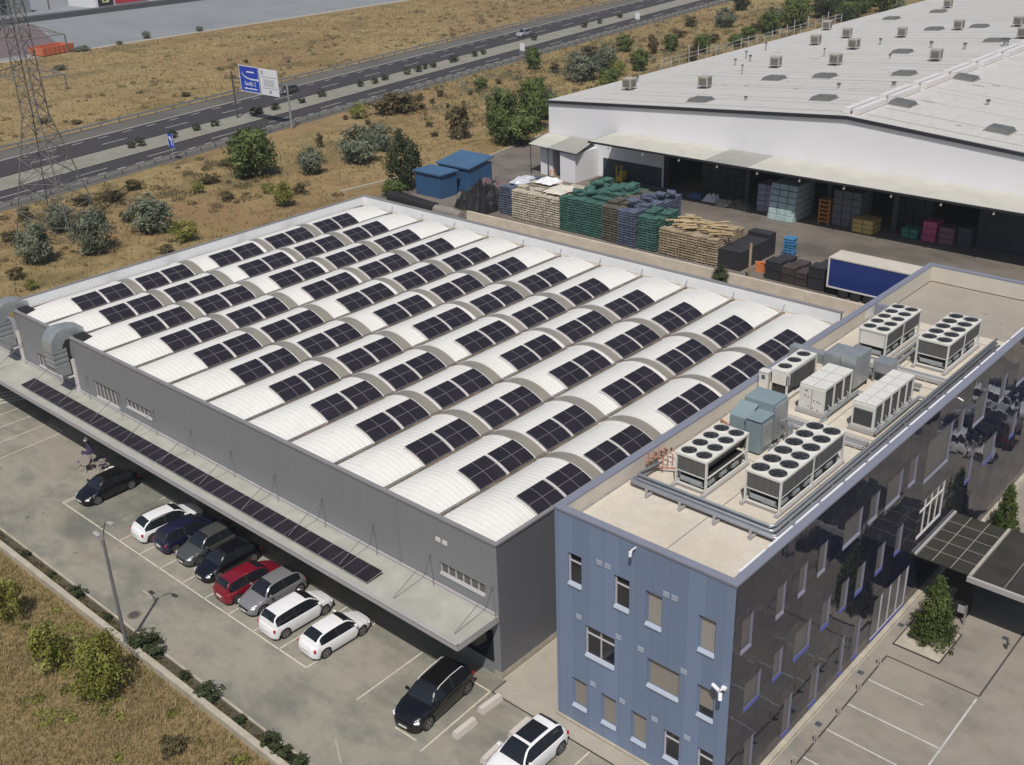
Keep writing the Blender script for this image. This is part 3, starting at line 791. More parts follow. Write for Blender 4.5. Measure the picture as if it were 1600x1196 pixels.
# air ducts over the front wall: arched elbow, louvre stack, scoop
def duct(x, lab):
    t = thing('roof_duct', lab, 'duct', (x,0,4.9))
    w_ = .74
    prof = []                                 # side profile (y,z) local: from roof over the parapet down the wall
    cx_, cz_ = -.35, 2.9
    outer = [(1.2,cz_+1.2),(.6,cz_+1.42)]+[(cx_+1.2*math.cos(a), cz_+1.5*math.sin(a)) for a in [math.pi*(.5+.5*k/10) for k in range(0,11)]]
    inner = [(1.2,3.5),(.6,3.5)]+[(cx_+.35*math.cos(a), max(cz_,3.55-.06*k)) for k, a in enumerate([math.pi*(.5+.5*k/10) for k in range(0,11)])]
    b = MB()
    for (a,c),(d,e) in zip(zip(outer,outer[1:]), zip(inner,inner[1:])):
        b.face([(-w_,a[0],a[1]),(w_,a[0],a[1]),(w_,c[0],c[1]),(-w_,c[0],c[1])])
        b.face([(w_,a[0],a[1]),(w_,d[0],d[1]),(w_,e[0],e[1]),(w_,c[0],c[1])])
        b.face([(-w_,a[0],a[1]),(-w_,c[0],c[1]),(-w_,e[0],e[1]),(-w_,d[0],d[1])])
    b.build('elbow', M['steel'], t)
    b = MB()
    for k in range(7):
        z1 = 2.9-k*.2; g_ = .05*(k % 2)
        b.box(-w_+g_, w_-g_, -1.55+g_, -.40, z1-.2, z1)
    b.build('louvre_stack', M['steel'], t)
    b = MB()
    for k in range(8):
        a0, a1 = math.pi/2*k/8, math.pi/2*(k+1)/8
        p0 = (-1.6+1.1*(1-math.cos(a0)), 1.5-.7*math.sin(a0)); p1 = (-1.6+1.1*(1-math.cos(a1)), 1.5-.7*math.sin(a1))
        b.face([(-w_,p0[0],p0[1]),(-w_,p1[0],p1[1]),(w_,p1[0],p1[1]),(w_,p0[0],p0[1])])
        for s_ in (-w_, w_):
            q = [(s_,p0[0],p0[1]),(s_,-.4,p0[1]),(s_,-.4,p1[1]),(s_,p1[0],p1[1])]
            b.face(q if s_ > 0 else q[::-1])
    b.build('scoop', M['steel'], t)
    b = MB(); b.box(w_-.04,w_+.05,-.28,-.02,-.9,1.9); b.box(-w_,w_,-.7,-.04,.5,.62)
    b.build('bracket', M['rail'], t)
    b = MB(); b.box(w_+.02,w_+1.5,.28,1.1,3.66,3.74); b.build('roof_opening', M['black'], t)
duct(-44.0, 'large curved galvanised duct over the front wall, right one of two')
duct(-52.9, 'large curved galvanised duct over the front wall at the far left corner')

# ---------------------------------------------------------------- solar panels on the vaults
BLK = [(3.5,8.04),(9.2,13.8),(16.4,21.06),(22.38,26.8),(27.98,32.26)]
protos = {}
n = 0
for k in range(12):
    for bi, (y0, y1) in enumerate(BLK):
        ym = (y0+y1)/2
        for hi, (ya, yb) in enumerate(((y0, ym-.11), (ym+.11, y1))):
            for si, (t0, t1) in enumerate(((.2,.608),(.622,.99))):
                key = (bi, hi, si)
                if key not in protos:
                    b = MB(); L_ = yb-ya
                    b.T = Matrix.Translation((0,0,0))
                    vault_strip(b, 0, 0, L_, .15, t0, t1, 0, True, 5, .04)
                    o = b.build('solar_panel', [M['pv'], M['pvedge']])
                    protos[key] = o
                else:
                    o = protos[key].copy(); COL.objects.link(o)
                o.location = (-(k+.5)*Q, ya, 0)
                tag(o, 'solar panel, %s vault from office, %s cluster from car park, %s %s quarter' % (ordinal(k+1), ordinal(bi+1), 'near' if hi == 0 else 'far', 'lower' if si else 'upper'),
                    'solar panel', 'solar panels on the vaulted roof')
# panels on the canopy
pp = None
for k in range(19):
    x0 = -47.75+k*2.125
    if pp is None:
        b = MB(); L_ = 2.06
        a = math.radians(7)
        def P_(u, v, h=0): return (u, v*math.cos(a)+h*-math.sin(a), v*math.sin(a)+h*math.cos(a))
        W_ = 1.18
        b.face([P_(0,0,.04),P_(L_,0,.04),P_(L_,W_,.04),P_(0,W_,.04)], 0, [(0,0),(1,0),(1,1),(0,1)])
        b.face([P_(0,0),P_(L_,0),P_(L_,0,.04),P_(0,0,.04)], 1); b.face([P_(L_,0),P_(L_,W_),P_(L_,W_,.04),P_(L_,0,.04)], 1)
        b.face([P_(L_,W_),P_(0,W_),P_(0,W_,.04),P_(L_,W_,.04)], 1); b.face([P_(0,W_),P_(0,0),P_(0,0,.04),P_(0,W_,.04)], 1)
        b.face([P_(0,W_),P_(L_,W_),P_(L_,0),P_(0,0)], 1)
        for u in (.3, L_-.3):
            b.box(u-.02,u+.02,W_*.9,W_*.9+.04,-.2,.13,1)
        o = pp = b.build('solar_panel', [M['pv'], M['pvedge']])
    else:
        o = pp.copy(); COL.objects.link(o)
    o.location = (x0, -2.58, 4.22)
    tag(o, 'dark solar panel on the front canopy, %s from the right end' % ordinal(19-k), 'solar panel', 'solar panels along the front canopy')
# ================================================================ OFFICE BLOCK (blue front, dark mirror side)
OX0, OX1, OY0, OY1, OH, OF = 3.993, 13.73, -.096, 41.9, 12.47, 11.6
OF_ = thing('office_block', 'three storey office with blue clad front and dark mirrored side wall', 'building', (0,0,0))
W_ = OX1-OX0
def FH(x0, x1, z0, z1): return (x0-OX0, x1-OX0, z0, z1)
FW = [  # x0,x1,z0,z1,pane,split,transom,label
 (4.76,5.58,8.5,10.26,'glass',0,True,None),(7.48,8.34,8.45,10.2,'glass',0,True,None),
 (9.23,10.12,8.32,10.16,'blind_tex',0,False,'window covered by a perforated tan blind'),(12.02,12.88,8.3,10.17,'blind_tex',0,False,'window covered by a perforated tan blind'),
 (5.78,7.54,4.74,6.53,'glass',1,True,'wide two pane window'),(9.4,11.16,4.86,6.46,'blind',0,False,'wide window with grey blind closed'),
 (12.12,13.0,4.7,6.44,'half',0,False,'window with blind half lowered'),
 (4.96,5.86,1.15,2.92,'blind',0,False,None),(6.76,7.67,1.07,2.9,'blind',0,False,None),(8.56,9.46,1.05,2.86,'blind',0,False,None),
 (10.43,11.3,1.1,2.83,'glass',0,True,None),(12.28,13.12,1.1,2.86,'glass',0,True,None)]
b = MB()
wall_holes(b, (OX0,OY0,0), (1,0,0), (0,0,1), W_, OH-.1, [FH(*w_[:4]) for w_ in FW], .2, 0, 0)
# staggered horizontal joints and alternating proud cassettes
rr = random.Random(3)
for k in range(11):
    x = OX0+.07+k*.905
    for z in (rr.choice((3.1,3.4,4.0)), rr.choice((7.1,7.3,9.5)), 11.15):
        if any(w_[0]-.1 < x+.45 < w_[1]+.1 and w_[2]-.1 < z < w_[3]+.1 for w_ in FW): continue
        if x+.9 < OX1: b.box(x+.02,x+.88,OY0-.002,OY0,z,z+.012,1)
b.build('front_cladding', [M['blue'], mat('blue_joint',(0.15,0.19,0.28),0.5)], OF_)
for x0,x1,z0,z1,pm,sp,tr,lab in FW:
    h = FH(x0,x1,z0,z1)
    m_ = {'glass':M['glass'],'blind_tex':M['blind_tex'],'blind':M['blind'],'half':M['blind']}[pm]
    fo = window_part(OF_, (OX0,OY0,0), (1,0,0), (0,0,1), h, .18, m_, M['frame_w'] if pm == 'glass' else M['blue'], M['sill'], sp, tr, .07, .06, lab)
    if pm == 'half':
        b = MB(); b.box(x0+.07,x1-.07,OY0+.14,OY0+.17,z0+.08,z0+.5); b.build('open_gap', M['glass'], fo)
b = MB()
for x, z in ((6.64,10.46),(7.12,10.46),(5.41,6.8),(7.77,6.78),(9.04,6.74),(10.33,10.42),(10.77,10.42),(11.39,6.72),(6.26,3.16),(8.04,3.1),(9.92,3.08),(11.73,3.05)):
    for j in range(4): b.box(x-.17,x+.17,OY0-.03,OY0-.004,z-.13+j*.07,z-.09+j*.07)
    b.box(x-.17,x+.17,OY0-.014,OY0-.002,z-.13,z+.13)
b.build('wall_vent', M['sill'], OF_)
# mirrored side wall with deep window reveals
SW = [(0.6,1.5,8.45,10.3),(3.55,4.3,8.55,10.3),(5.55,6.25,8.6,10.3),(7.35,8.15,8.75,10.45),(9.85,11.75,8.95,10.55),(12.6,13.6,9.0,10.6),(14.5,16.3,8.9,10.65),(17.25,18.15,8.95,10.7),
 (19.45,22.75,8.2,10.8),(23.5,24.3,9.35,10.95),(26,27.8,8.9,10.8),(30,30.9,8.9,10.8),(33,34.8,8.9,10.8),(37.5,38.4,8.9,10.8),
 (1.2,2.6,4.8,6.45),(3.75,4.55,4.85,6.5),(5.7,7.25,4.75,6.5),(8.35,9.2,4.95,6.7),(10.3,11.1,4.85,6.7),(12.0,12.9,4.95,6.7),(14.3,15.2,4.95,6.7),(16.6,17.4,4.95,6.7),(26.2,27.1,4.95,6.7),(29,30.8,4.95,6.7),(33.5,34.4,4.95,6.7),(37,38.8,4.95,6.7),
 (1.6,2.4,.35,2.8),(5.2,6.0,.35,2.8),(7.9,8.75,.35,2.8),(11.0,11.5,.35,2.85),(12.6,13.3,.35,2.9)]
GL = (19.55,23.0,4.4,6.85)
BG = (14.8,19.2,.25,3.0)
b = MB()
hs = [(a-OY0,c-OY0,d,e) for a,c,d,e in SW+[GL,BG]]
wall_holes(b, (OX1,OY0,0), (0,1,0), (0,0,1), OY1-OY0, OH-.1, hs, .14, 0, 1)
b.build('mirror_wall', [M['facade'], M['reveal']], OF_)
for (a,c,d,e) in SW:
    window_part(OF_, (OX1,OY0,0), (0,1,0), (0,0,1), (a-OY0,c-OY0,d,e), .12, M['pane_grey'] , M['reveal'], M['sill_blue'] if e < 7 else M['reveal'], 0, False, .045, .02)
window_part(OF_, (OX1,OY0,0), (0,1,0), (0,0,1), (GL[0]-OY0,GL[1]-OY0,GL[2],GL[3]), .1, M['glass'], M['rail'], None, 3, True, .09, 0, 'white framed glazing above the entrance canopy')
window_part(OF_, (OX1,OY0,0), (0,1,0), (0,0,1), (BG[0]-OY0,BG[1]-OY0,BG[2],BG[3]), .1, M['pane_grey'], M['frame_w'], M['sill_blue'], 3, False, .07, .02)
b = MB()   # hidden walls, plinth
b.face([(OX0,OY1,0),(OX0,OY0,0),(OX0,OY0,OH-.1),(OX0,OY1,OH-.1)]); b.face([(OX1,OY1,0),(OX0,OY1,0),(OX0,OY1,OH-.1),(OX1,OY1,OH-.1)])
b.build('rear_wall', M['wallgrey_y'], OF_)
b = MB(); b.box(OX0-.05,OX1+.3,OY0-.12,OY0-.001,0,.14); b.box(OX1+.001,OX1+.28,OY0,OY1,0,.16); b.build('plinth', M['kerb'], OF_)
PT = .38
b = MB()   # coping ring
b.box(OX0-.04,OX1+.04,OY0-.04,OY0+PT,OH-.1,OH); b.box(OX0-.04,OX0+PT,OY0+PT,OY1-PT,OH-.1,OH); b.box(OX1-PT,OX1+.04,OY0+PT,OY1-PT,OH-.1,OH); b.box(OX0-.04,OX1+.04,OY1-PT,OY1+.04,OH-.1,OH)
for z in (OH-.16,): 
    b.box(OX0-.02,OX1+.02,OY0-.02,OY0-.002,z,z+.04)
b.build('coping', M['bluecap'], OF_)
b = MB()   # linings
x0,x1,y0,y1 = OX0+PT,OX1-PT,OY0+PT,OY1-PT
b.face([(x0,y0,OF-.3),(x0,y1,OF-.3),(x0,y1,OH-.1),(x0,y0,OH-.1)][::-1]); b.face([(x1,y0,OF),(x1,y1,OF),(x1,y1,OH-.1),(x1,y0,OH-.1)])
b.face([(x0,y1,OF-.3),(x1,y1,OF-.3),(x1,y1,OH-.1),(x0,y1,OH-.1)]); b.face([(x0,y0,OF),(x1,y0,OF),(x1,y0,OH-.1),(x0,y0,OH-.1)][::-1])
b.build('parapet_lining', M['creamwall'], OF_)
b = MB(); b.face([(x0,y0,OF),(x1,y0,OF),(x1,33.0,OF),(x0,33.0,OF)]); b.face([(x0,33.0,OF),(x1,33.0,OF),(x1,33.0,OF-.35),(x0,33.0,OF-.35)][::-1]); b.build('roof_deck', M['cream'], OF_)
b = MB(); b.face([(x0,33.0,OF-.35),(x1,33.0,OF-.35),(x1,y1,OF-.35),(x0,y1,OF-.35)]); b.build('rear_roof_deck', M['roof_tan'], OF_)
b = MB(); b.box(x0+.002,x0+.1,y0,33,OF,OF+.05); b.box(x0,x1,y0+.01,y0+.08,OF,OF+.04); b.box(9.28,9.33,y0,33,OF+.001,OF+.012)
for y in (10.5,16.2,23.9,31.8): b.box(x0,x1,y,y+.05,OF+.001,OF+.012)
b.build('membrane_joint', M['roofline'], OF_)
b = MB()   # divider upstand at left rear and white blocks along the right parapet
b.box(x0+.002,6.2,32.3,32.6,OF,OH-.08,0)
b.box(6.0,6.2,31.2,32.3,OF,OH-.15,0)
b.build('upstand', M['bluecap'], OF_)
b = MB()
for k in range(14): b.box(x1-.22,x1-.003,1.0+k*2.4,3.1+k*2.4,OF,OH-.16)
b.build('parapet_block', M['white'], OF_)
b = MB(); b.box(x0+.003,x0+.008,31,31.9,OF+.15,OH-.2); b.build('hatch', M['rail'], OF_)

def pt(o, m, name, parent, **k): return o.build(name, m, parent, **k)
M['fanblade'] = mat('fan_blade', (0.07,0.07,0.075), .35)
def fan_parts(t, x, y, z, r, seg=20):
    b = MB(); b.disc((x,y,z+.004), r*.98, seg=seg); f = b.build('fan', M['fan'], t)
    b = MB()
    for k in range(seg):
        a0, a1 = 2*math.pi*k/seg, 2*math.pi*(k+1)/seg
        for ra, rb, za, zb in ((r*.98,r*1.03,.05,.05),(r*1.03,r*1.03,.05,0),(r*.98,r*.98,0,.05)):
            b.face([(x+ra*math.cos(a0),y+ra*math.sin(a0),z+za),(x+rb*math.cos(a0),y+rb*math.sin(a0),z+zb),(x+rb*math.cos(a1),y+rb*math.sin(a1),z+zb),(x+ra*math.cos(a1),y+ra*math.sin(a1),z+za)])
    b.build('shroud', M['unit'], f)
    b = MB()
    for k in range(5):
        a = 2*math.pi*k/5+.3*x
        c, s_ = math.cos(a), math.sin(a)
        q = [(x+r*.15*c,y+r*.15*s_,z+.03),(x+r*.85*math.cos(a-.25),y+r*.85*math.sin(a-.25),z+.02),(x+r*.85*math.cos(a+.25),y+r*.85*math.sin(a+.25),z+.05)]
        b.face(q)
    b.disc((x,y,z+.055), r*.2, seg=10, m=1)
    for rr_ in (.45,.7): 
        b.disc((x,y,z+.058), r*rr_, seg=seg, m=1, r_in=r*rr_-.012)
    b.build('blades', [M['fanblade'], M['fan']], f)

def chiller(x0, x1, y0, y1, lab, nx, ny, z0=OF+.16, z1=13.48, style=0, rf=.36):
    t = thing('rooftop_chiller', lab, 'chiller', ((x0+x1)/2, (y0+y1)/2, OF))
    hx, hy = (x1-x0)/2, (y1-y0)/2
    za, zb = z0-OF, z1-OF
    b = MB(); b.box(-hx,hx,-hy,hy,zb-.14,zb); b.build('top_deck', M['unit'], t, bevel=.015)
    b = MB()
    for sx in (-1,1):
        n_ = max(2, int(round(2*hy/2.9))+1)
        for k in range(n_):
            yy = -hy+.07+(2*hy-.14)*k/(n_-1)
            b.box(sx*hx-sx*.10, sx*hx, yy-.05, yy+.05, za, zb-.14)
        b.box(sx*hx-sx*.10, sx*hx-sx*.02, -hy+.14, hy-.14, za, za+.1)
        b.box(sx*hx-sx*.08, sx*hx-sx*.02, -hy+.14, hy-.14, za+.72, za+.77)
    for sy in (-1,1):
        b.box(-hx+.14,hx-.14,sy*hy-sy*.08,sy*hy-sy*.02,za+.72,za+.77); b.box(-hx+.14,hx-.14,sy*hy-sy*.1,sy*hy-sy*.02,za,za+.1)
    b.build('frame', M['unit'], t)
    b = MB()
    for sx in (-1,1):
        if style == 1:   # V coils leaning inwards
            q = [(sx*(hx-.5),-hy+.15,za+.75),(sx*(hx-.5),hy-.15,za+.75),(sx*(hx-.06),hy-.15,zb-.14),(sx*(hx-.06),-hy+.15,zb-.14)]
            b.face(q if sx > 0 else q[::-1])
        else: b.box(sx*(hx-.06),sx*(hx-.03),-hy+.14,hy-.14,za+.78,zb-.14)
        for k in range(int(2*hy/.62)):
            yy = -hy+.3+k*.62
            if style == 0: b.box(sx*(hx-.03),sx*(hx-.022),yy-.01,yy+.01,za+.78,zb-.14,1)
    b.box(-hx+.14,hx-.14,-hy+.04,-hy+.06,za+.78,zb-.14,2 if style == 2 else 0); b.box(-hx+.14,hx-.14,hy-.06,hy-.04,za+.78,zb-.14)
    if style != 2:
        for k in range(3): b.box(-hx+.14+(2*hx-.28)*(k+1)/4-.01,-hx+.14+(2*hx-.28)*(k+1)/4+.01,-hy+.03,-hy+.039,za+.78,zb-.14,1)
    b.build('coil', [M['coil'], M['steel_dark'], M['unit']], t)
    b = MB(); b.box(-hx+.2,hx-.2,-hy+.25,hy-.25,za+.1,za+.7)
    b.build('dark_core', M['fan'], t)
    b = MB(); r_ = random.Random(int(x0*10+y0))
    for k in range(int(2*hy/1.1)):
        yy = -hy+.6+k*1.1
        b = MB(); b.tube([(hx-.16,yy-.28,za+.34),(hx-.16,yy+.28,za+.34)],.12,8); b.tube([(hx-.16,yy,za+.1),(hx-.16,yy,za+.6)],.03,6)
        b.build('compressor', M['steel'], t)
    b = MB(); b.tube([(-hx+.3,-hy+.16,za+.32),(hx-.3,-hy+.16,za+.32)],.13,8); b.tube([(-hx+.2,-hy+.16,za+.45),(0,-hy+.1,za+.2),(hx-.2,-hy+.1,za+.22)],.03,6)
    b.build('compressor', M['steel'], t)
    b = MB()
    b.box(-hx-.06,-hx+.12,-hy-.25,hy+.1,.02,za); b.box(hx-.12,hx+.06,-hy-.25,hy+.1,.02,za)
    for k in range(4): yy = -hy+.1+k*(2*hy-.2)/3; b.box(-hx+.12,hx-.12,yy-.05,yy+.05,.03,za-.04)
    b.build('base_beam', M['canopy_edge'], t)
    for j in range(ny):
        for i in range(nx):
            fx = -hx+2*hx*(i+.5)/nx; fy = -hy+2*hy*(j+.5)/ny
            fx *= .95
            fan_parts(t, fx, fy, zb, rf)
    return t
chiller(6.42,8.22,6.15,10.0,'white chiller with eight fans beside the blue-grey air handler',2,4,style=1,rf=.40)
chiller(9.9,11.82,6.8,13.1,'longest white chiller with twelve fans nearest the mirrored wall',2,6,rf=.45)
chiller(6.35,8.15,25.7,30.6,'white chiller with ten fans and solid white end panel at the back left',2,5,style=2,rf=.40)
chiller(9.72,11.65,26.3,31.2,'white chiller with ten fans at the back right beside the pipes',2,5,rf=.44)
# three-fan condenser
t = thing('condenser', 'narrow white condenser with three fans along the left parapet', 'condenser', (5.68,19.1,OF))
b = MB(); b.box(-.55,.55,-1.65,1.65,1.62,1.85); b.box(-.55,.55,-1.65,-1.35,.95,1.62); b.build('casing', M['unit'], t, bevel=.03)
b = MB()
for sx in (-.5,.5):
    for yy in (-1.6,1.6): b.box(sx-.05,sx+.05,yy-.05,yy+.05,.12,1.62)
b.box(-.55,.55,-1.65,1.65,.12,.24); b.build('frame', M['unit'], t)
b = MB(); b.box(.49,.52,-1.3,-.75,.7,1.6); b.box(.49,.52,-.65,.45,.55,1.6); b.box(.49,.52,.52,1.55,.55,1.6); b.box(-.52,-.49,-1.3,1.5,.5,1.6); b.build('coil', M['coil'], t)
b = MB(); b.box(-.3,.3,-1.5,1.4,.25,.9); b.build('dark_core', M['fan'], t)
for yy in (-1.05,0,1.05): fan_parts(t, 0, yy, 1.85, .4)
t = thing('control_box', 'small white control cabinet standing left of the three fan condenser', 'control box', (4.75,17.6,OF))
b = MB(); b.box(-.28,.28,-.22,.22,.2,1.45); b.box(-.3,.3,-.25,.25,1.45,1.52); b.box(-.2,-.14,-.1,.1,0,.2); b.box(.14,.2,-.1,.1,0,.2); b.build('cabinet', M['unit'], t)
b = MB(); b.box(-.12,.1,-.235,-.221,1.05,1.3); b.build('display', M['coil'], t)
# modular white unit
def module(x0,x1,y0,y1,n_,lab,front,z1=1.75):
    t = thing('air_conditioning_unit', lab, 'air conditioner', ((x0+x1)/2,(y0+y1)/2,OF))
    hx, hy = (x1-x0)/2, (y1-y0)/2
    for k in range(n_):
        a = -hy+2*hy*k/n_; c = -hy+2*hy*(k+1)/n_
        b = MB()
        b.box(-hx,hx,a+.03,c-.06,z1-.16,z1); b.box(-hx+.03,hx-.05,c-.06,c+.03,z1-.1,z1-.03,1)
        b.box(-hx,-hx+.05,a+.03,c-.03,.3,z1-.16)
        b.box(hx-.08,hx,a+.03,a+.12,.3,z1-.16)
        if k == n_-1: b.box(hx-.08,hx,c-.12,c-.03,.3,z1-.16); b.box(-hx,hx,c-.05,c-.03,.3,z1-.16)
        b.box(-.02,.02,a+.08,c-.1,z1,z1+.012,1)
        b.build('module', [M['unit'], M['canopy_edge']], t, bevel=.01)
        b = MB(); b.box(-hx+.1,hx-.09,a+.12,c-.05,.32,z1-.2); 
        for j in range(5): b.box(hx-.09,hx-.06,a+.14,c-.06,.45+j*.22,.49+j*.22,1)
        b.build('coil', [M['coil'], M['steel_dark']], t)
    b = MB(); b.box(-hx,hx,-hy,-hy+.03,.3,z1-.14)
    b.build('front_panel', M['unit'], t)
    if front == 'louvre':
        b = MB(); b.box(-hx+.12,hx-.12,-hy-.02,-hy-.001,.45,z1-.4)
        for j in range(8): b.box(-hx+.12,hx-.12,-hy-.05,-hy-.02,.5+j*.11,.54+j*.11,1)
        b.build('louvre', [M['coil'], M['steel_dark']], t)
    else:
        b = MB(); b.box(-.012,.012,-hy-.01,-hy-.001,.32,z1-.2)
        for u, v in ((-.38,1.4),(-.3,1.4),(-.4,1.1),(-.2,1.05),(.15,.9),(.35,.9),(.5,.85),(-.15,.5),(.1,.45),(.4,.4)): b.box(u-.03,u+.03,-hy-.02,-hy-.001,v-.03,v+.03)
        b.build('fitting', M['coil'], t)
    b = MB(); b.box(-hx-.1,hx+.1,-hy-.1,-hy+.1,.05,.28); b.box(-hx-.05,-hx+.12,-hy+.1,hy+.1,.05,.25); b.box(hx-.12,hx+.08,-hy+.1,hy+.1,.05,.25)
    b.build('base_beam', M['canopy_edge'], t)
    b = MB()
    b.tube([(hx+.22,-hy-.2,.3),(hx+.22,hy+.4,.3)],.09,8); b.tube([(hx+.22,hy+.4,.3),(hx+.5,hy+.5,.3),(hx+.6,hy+.3,.1)],.08,8)
    for j in range(n_): yy = -hy+2*hy*(j+.5)/n_; b.tube([(hx-.02,yy,.6),(hx+.15,yy-.1,.5),(hx+.22,yy-.1,.3)],.045,6)
    b.build('pipework', M['steel'], t)
module(7.25,8.75,16.9,20.2,3,'white three module unit with solid front panel in the middle of the roof','panel')
module(10.42,11.68,16.75,21.6,5,'long white five module unit with a dark louvred end beside the pipes','louvre')
# galvanised duct boxes
t = thing('duct_box', 'tall galvanised duct box behind the three module unit', 'duct', (7.85,21.5,OF))
b = MB(); b.box(-.05,.85,-1.0,.95,.35,2.25); b.build('casing', M['steel'], t, bevel=.02)
b = MB(); b.box(-1.15,-.06,-.9,.8,.5,2.1); b.box(-.7,-.6,-.92,.82,.48,2.12); b.build('side_casing', M['steel'], t)
b = MB(); b.box(-3.4,-1.16,-.75,-.15,1.25,1.85); b.box(-3.4,-2.8,-.75,-.15,.05,1.25); b.build('side_duct', M['steel'], t)
b = MB()
for u in (0,.75): 
    for v in (-.9,.85): b.box(u-.05,u+.05,v-.05,v+.05,0,.35)
b.build('leg', M['steel_dark'], t)
t = thing('duct_box', 'small blue-grey junction box between the back chillers and the louvred unit', 'duct', (9.3,23.3,OF))
b = MB(); b.box(-.55,.45,-.5,.5,.7,1.35); b.box(-.6,-.5,-.45,.45,0,.7); b.box(.35,.45,-.45,.45,0,.7); b.build('casing', M['pipe'], t, bevel=.02)
b = MB(); b.box(-2.2,-.56,-.4,-.1,.35,.6); b.box(-2.2,-.56,.05,.35,.35,.6); b.box(.46,2.2,-.3,-.05,.3,.5); b.build('cable_tray', M['steel'], t)
# blue-grey air handler
t = thing('air_handler', 'blue-grey air handling unit behind the eight fan chiller', 'air handler', (7.3,12.5,OF))
b = MB(); b.box(-.85,.85,-.1,1.35,.25,2.45); b.build('rear_casing', M['ahu'], t, bevel=.03)
b = MB(); b.box(-1.05,.0,-1.15,-.11,.25,1.75); b.face([(-1.05,-1.15,1.75),(0,-1.15,1.75),(0,-.1,2.2),(-1.05,-.1,2.2)]); b.box(.02,.9,-1.35,-.11,.12,1.95); b.box(.0,.95,-1.42,-.1,1.95,2.0); b.build('front_casing', M['ahu'], t, bevel=.02)
b = MB(); b.box(.86,1.0,.0,1.2,.4,2.3); b.box(.91,.97,-1.2,-.3,.4,1.7); b.box(-.5,.5,.6,.62,2.451,2.47); b.build('access_panel', M['steel'], t)
b = MB(); b.tube([(1.15,.2,.3),(1.15,.2,1.5),(1.3,.6,1.5),(1.3,.6,.2)],.07,8); b.tube([(1.1,-.6,.2),(1.5,-.6,.5)],.12,8); b.tube([(1.3,1,.3),(1.3,1,1.0)],.18,10); b.build('pipework', M['steel'], t)
b = MB()
for u in (-.8,.7): 
    for v in (-1.0,1.1): b.box(u-.1,u+.1,v-.1,v+.1,0,.25)
b.build('foot', M['steel_dark'], t)
# pipe runs
t = thing('pipe_run', 'bundle of grey lagged pipes running round the right and front edges of the plant area', 'pipes', (0,0,OF))
for i, (dx, dz, r_) in enumerate(((0,.22,.085),(.22,.24,.10),(.48,.22,.085),(.70,.30,.10),(.22,.52,.07))):
    x = 12.22+dx; y = 5.35-dx*.95
    b = MB()
    b.tube([(4.95-dx*.2+ (0 if i != 4 else .3),6.9,dz),(4.95-dx*.2,y+.18,dz),(5.12-dx*.2,y,dz),(x-.2,y,dz),(x-.06,y+.05,dz),(x,y+.22,dz),(x,32.2-dx,dz)], r_, 10)
    b.build('pipe', M['pipe'] if i != 4 else M['steel'], t, smooth=True)
for k in range(13):
    b = MB(); y = 6.6+k*2.05; b.box(12.05,13.1,y-.05,y+.05,.06,.14); b.box(13.0,13.08,y-.05,y+.05,0,.5); b.box(12.08,12.16,y-.05,y+.05,0,.14)
    b.build('bracket', M['canopy_edge'], t)
for k in range(4):
    b = MB(); x = 6.1+k*1.9; b.box(x-.05,x+.05,4.3,5.55,.06,.14); b.box(x-.05,x+.05,4.2,4.3,0,.5)
    b.build('bracket', M['canopy_edge'], t)
t = thing('pipe_manifold', 'rusty red valve pipework by the left parapet in front of the eight fan chiller', 'pipes', (4.9,7.3,OF))
b = MB()
for k in range(4):
    y = -.7+k*.45; b.tube([(-.35,y,.1),(-.35,y,.95-.1*k),(.5,y,.95-.1*k),(.5,y,.3)],.035,6)
b.tube([(-.35,-.9,.5),(-.35,.9,.5)],.05,8); b.tube([(0,-.8,.3),(1.0,-.2,.3)],.05,8)
b.build('pipe', M['copper'], t)
b = MB()
for k in range(4): b.tube([(.1,-.7+k*.45,.93-.1*k),(.1,-.7+k*.45,1.1-.1*k)],.05,6)
b.build('valve', M['steel_dark'], t)
t = thing('pipe_manifold', 'short rusty red pipes between the left parapet and the air handler', 'pipes', (5.4,12.3,OF))
b = MB(); b.tube([(-.3,.2,.55),(1.0,-.3,.55)],.06,8); b.tube([(-.3,.35,.4),(1.0,-.15,.4)],.05,8); b.tube([(-.3,.2,.05),(-.3,.2,.6)],.07,8); b.build('pipe', M['copper'], t)
# cross trays between unit rows
t = thing('cable_tray', 'low steel cable tray crossing the roof behind the twelve fan chiller', 'cable tray', (8.4,15.2,OF))
b = MB(); b.box(-2.6,3.6,-.35,-.15,.1,.24); b.box(-2.6,3.6,.2,.45,.1,.28)
for k in range(8): b.box(-2.4+k*.8,-2.3+k*.8,-.35,.45,.02,.1)
b.build('tray', M['canopy_edge'], t)
b = MB(); b.tube([(-2.6,.0,.2),(3.6,.0,.2)],.06,8); b.tube([(1.0,.1,.2),(1.0,.1,.7),(1.25,.3,.9)],.09,8); b.build('pipe', M['steel'], t)
t = thing('cable_tray', 'low steel cable tray crossing the roof in front of the two back chillers', 'cable tray', (9.0,24.9,OF))
b = MB(); b.box(-1.2,3.2,-.3,0,.1,.3); b.box(-1.2,3.2,.15,.4,.1,.24)
for k in range(6): b.box(-1.1+k*.8,-1.0+k*.8,-.3,.4,.02,.1)
b.build('tray', M['canopy_edge'], t)
b = MB(); b.tube([(-1.2,.08,.3),(3.2,.08,.3)],.06,8); b.build('pipe', M['steel'], t)
t = thing('pipe_run', 'grey pipes on low sleepers between the two back chillers', 'pipes', (8.9,28.2,OF))
b = MB(); b.tube([(-.2,-3.2,.35),(-.2,3.0,.35)],.1,8); b.tube([(.15,-3.2,.3),(.15,3.0,.3)],.08,8); b.build('pipe', M['steel'], t)
b = MB()
for k in range(5): b.box(-.45,.35,-2.8+k*1.4,-2.6+k*1.4,0,.22)
b.build('sleeper', M['box'], t)
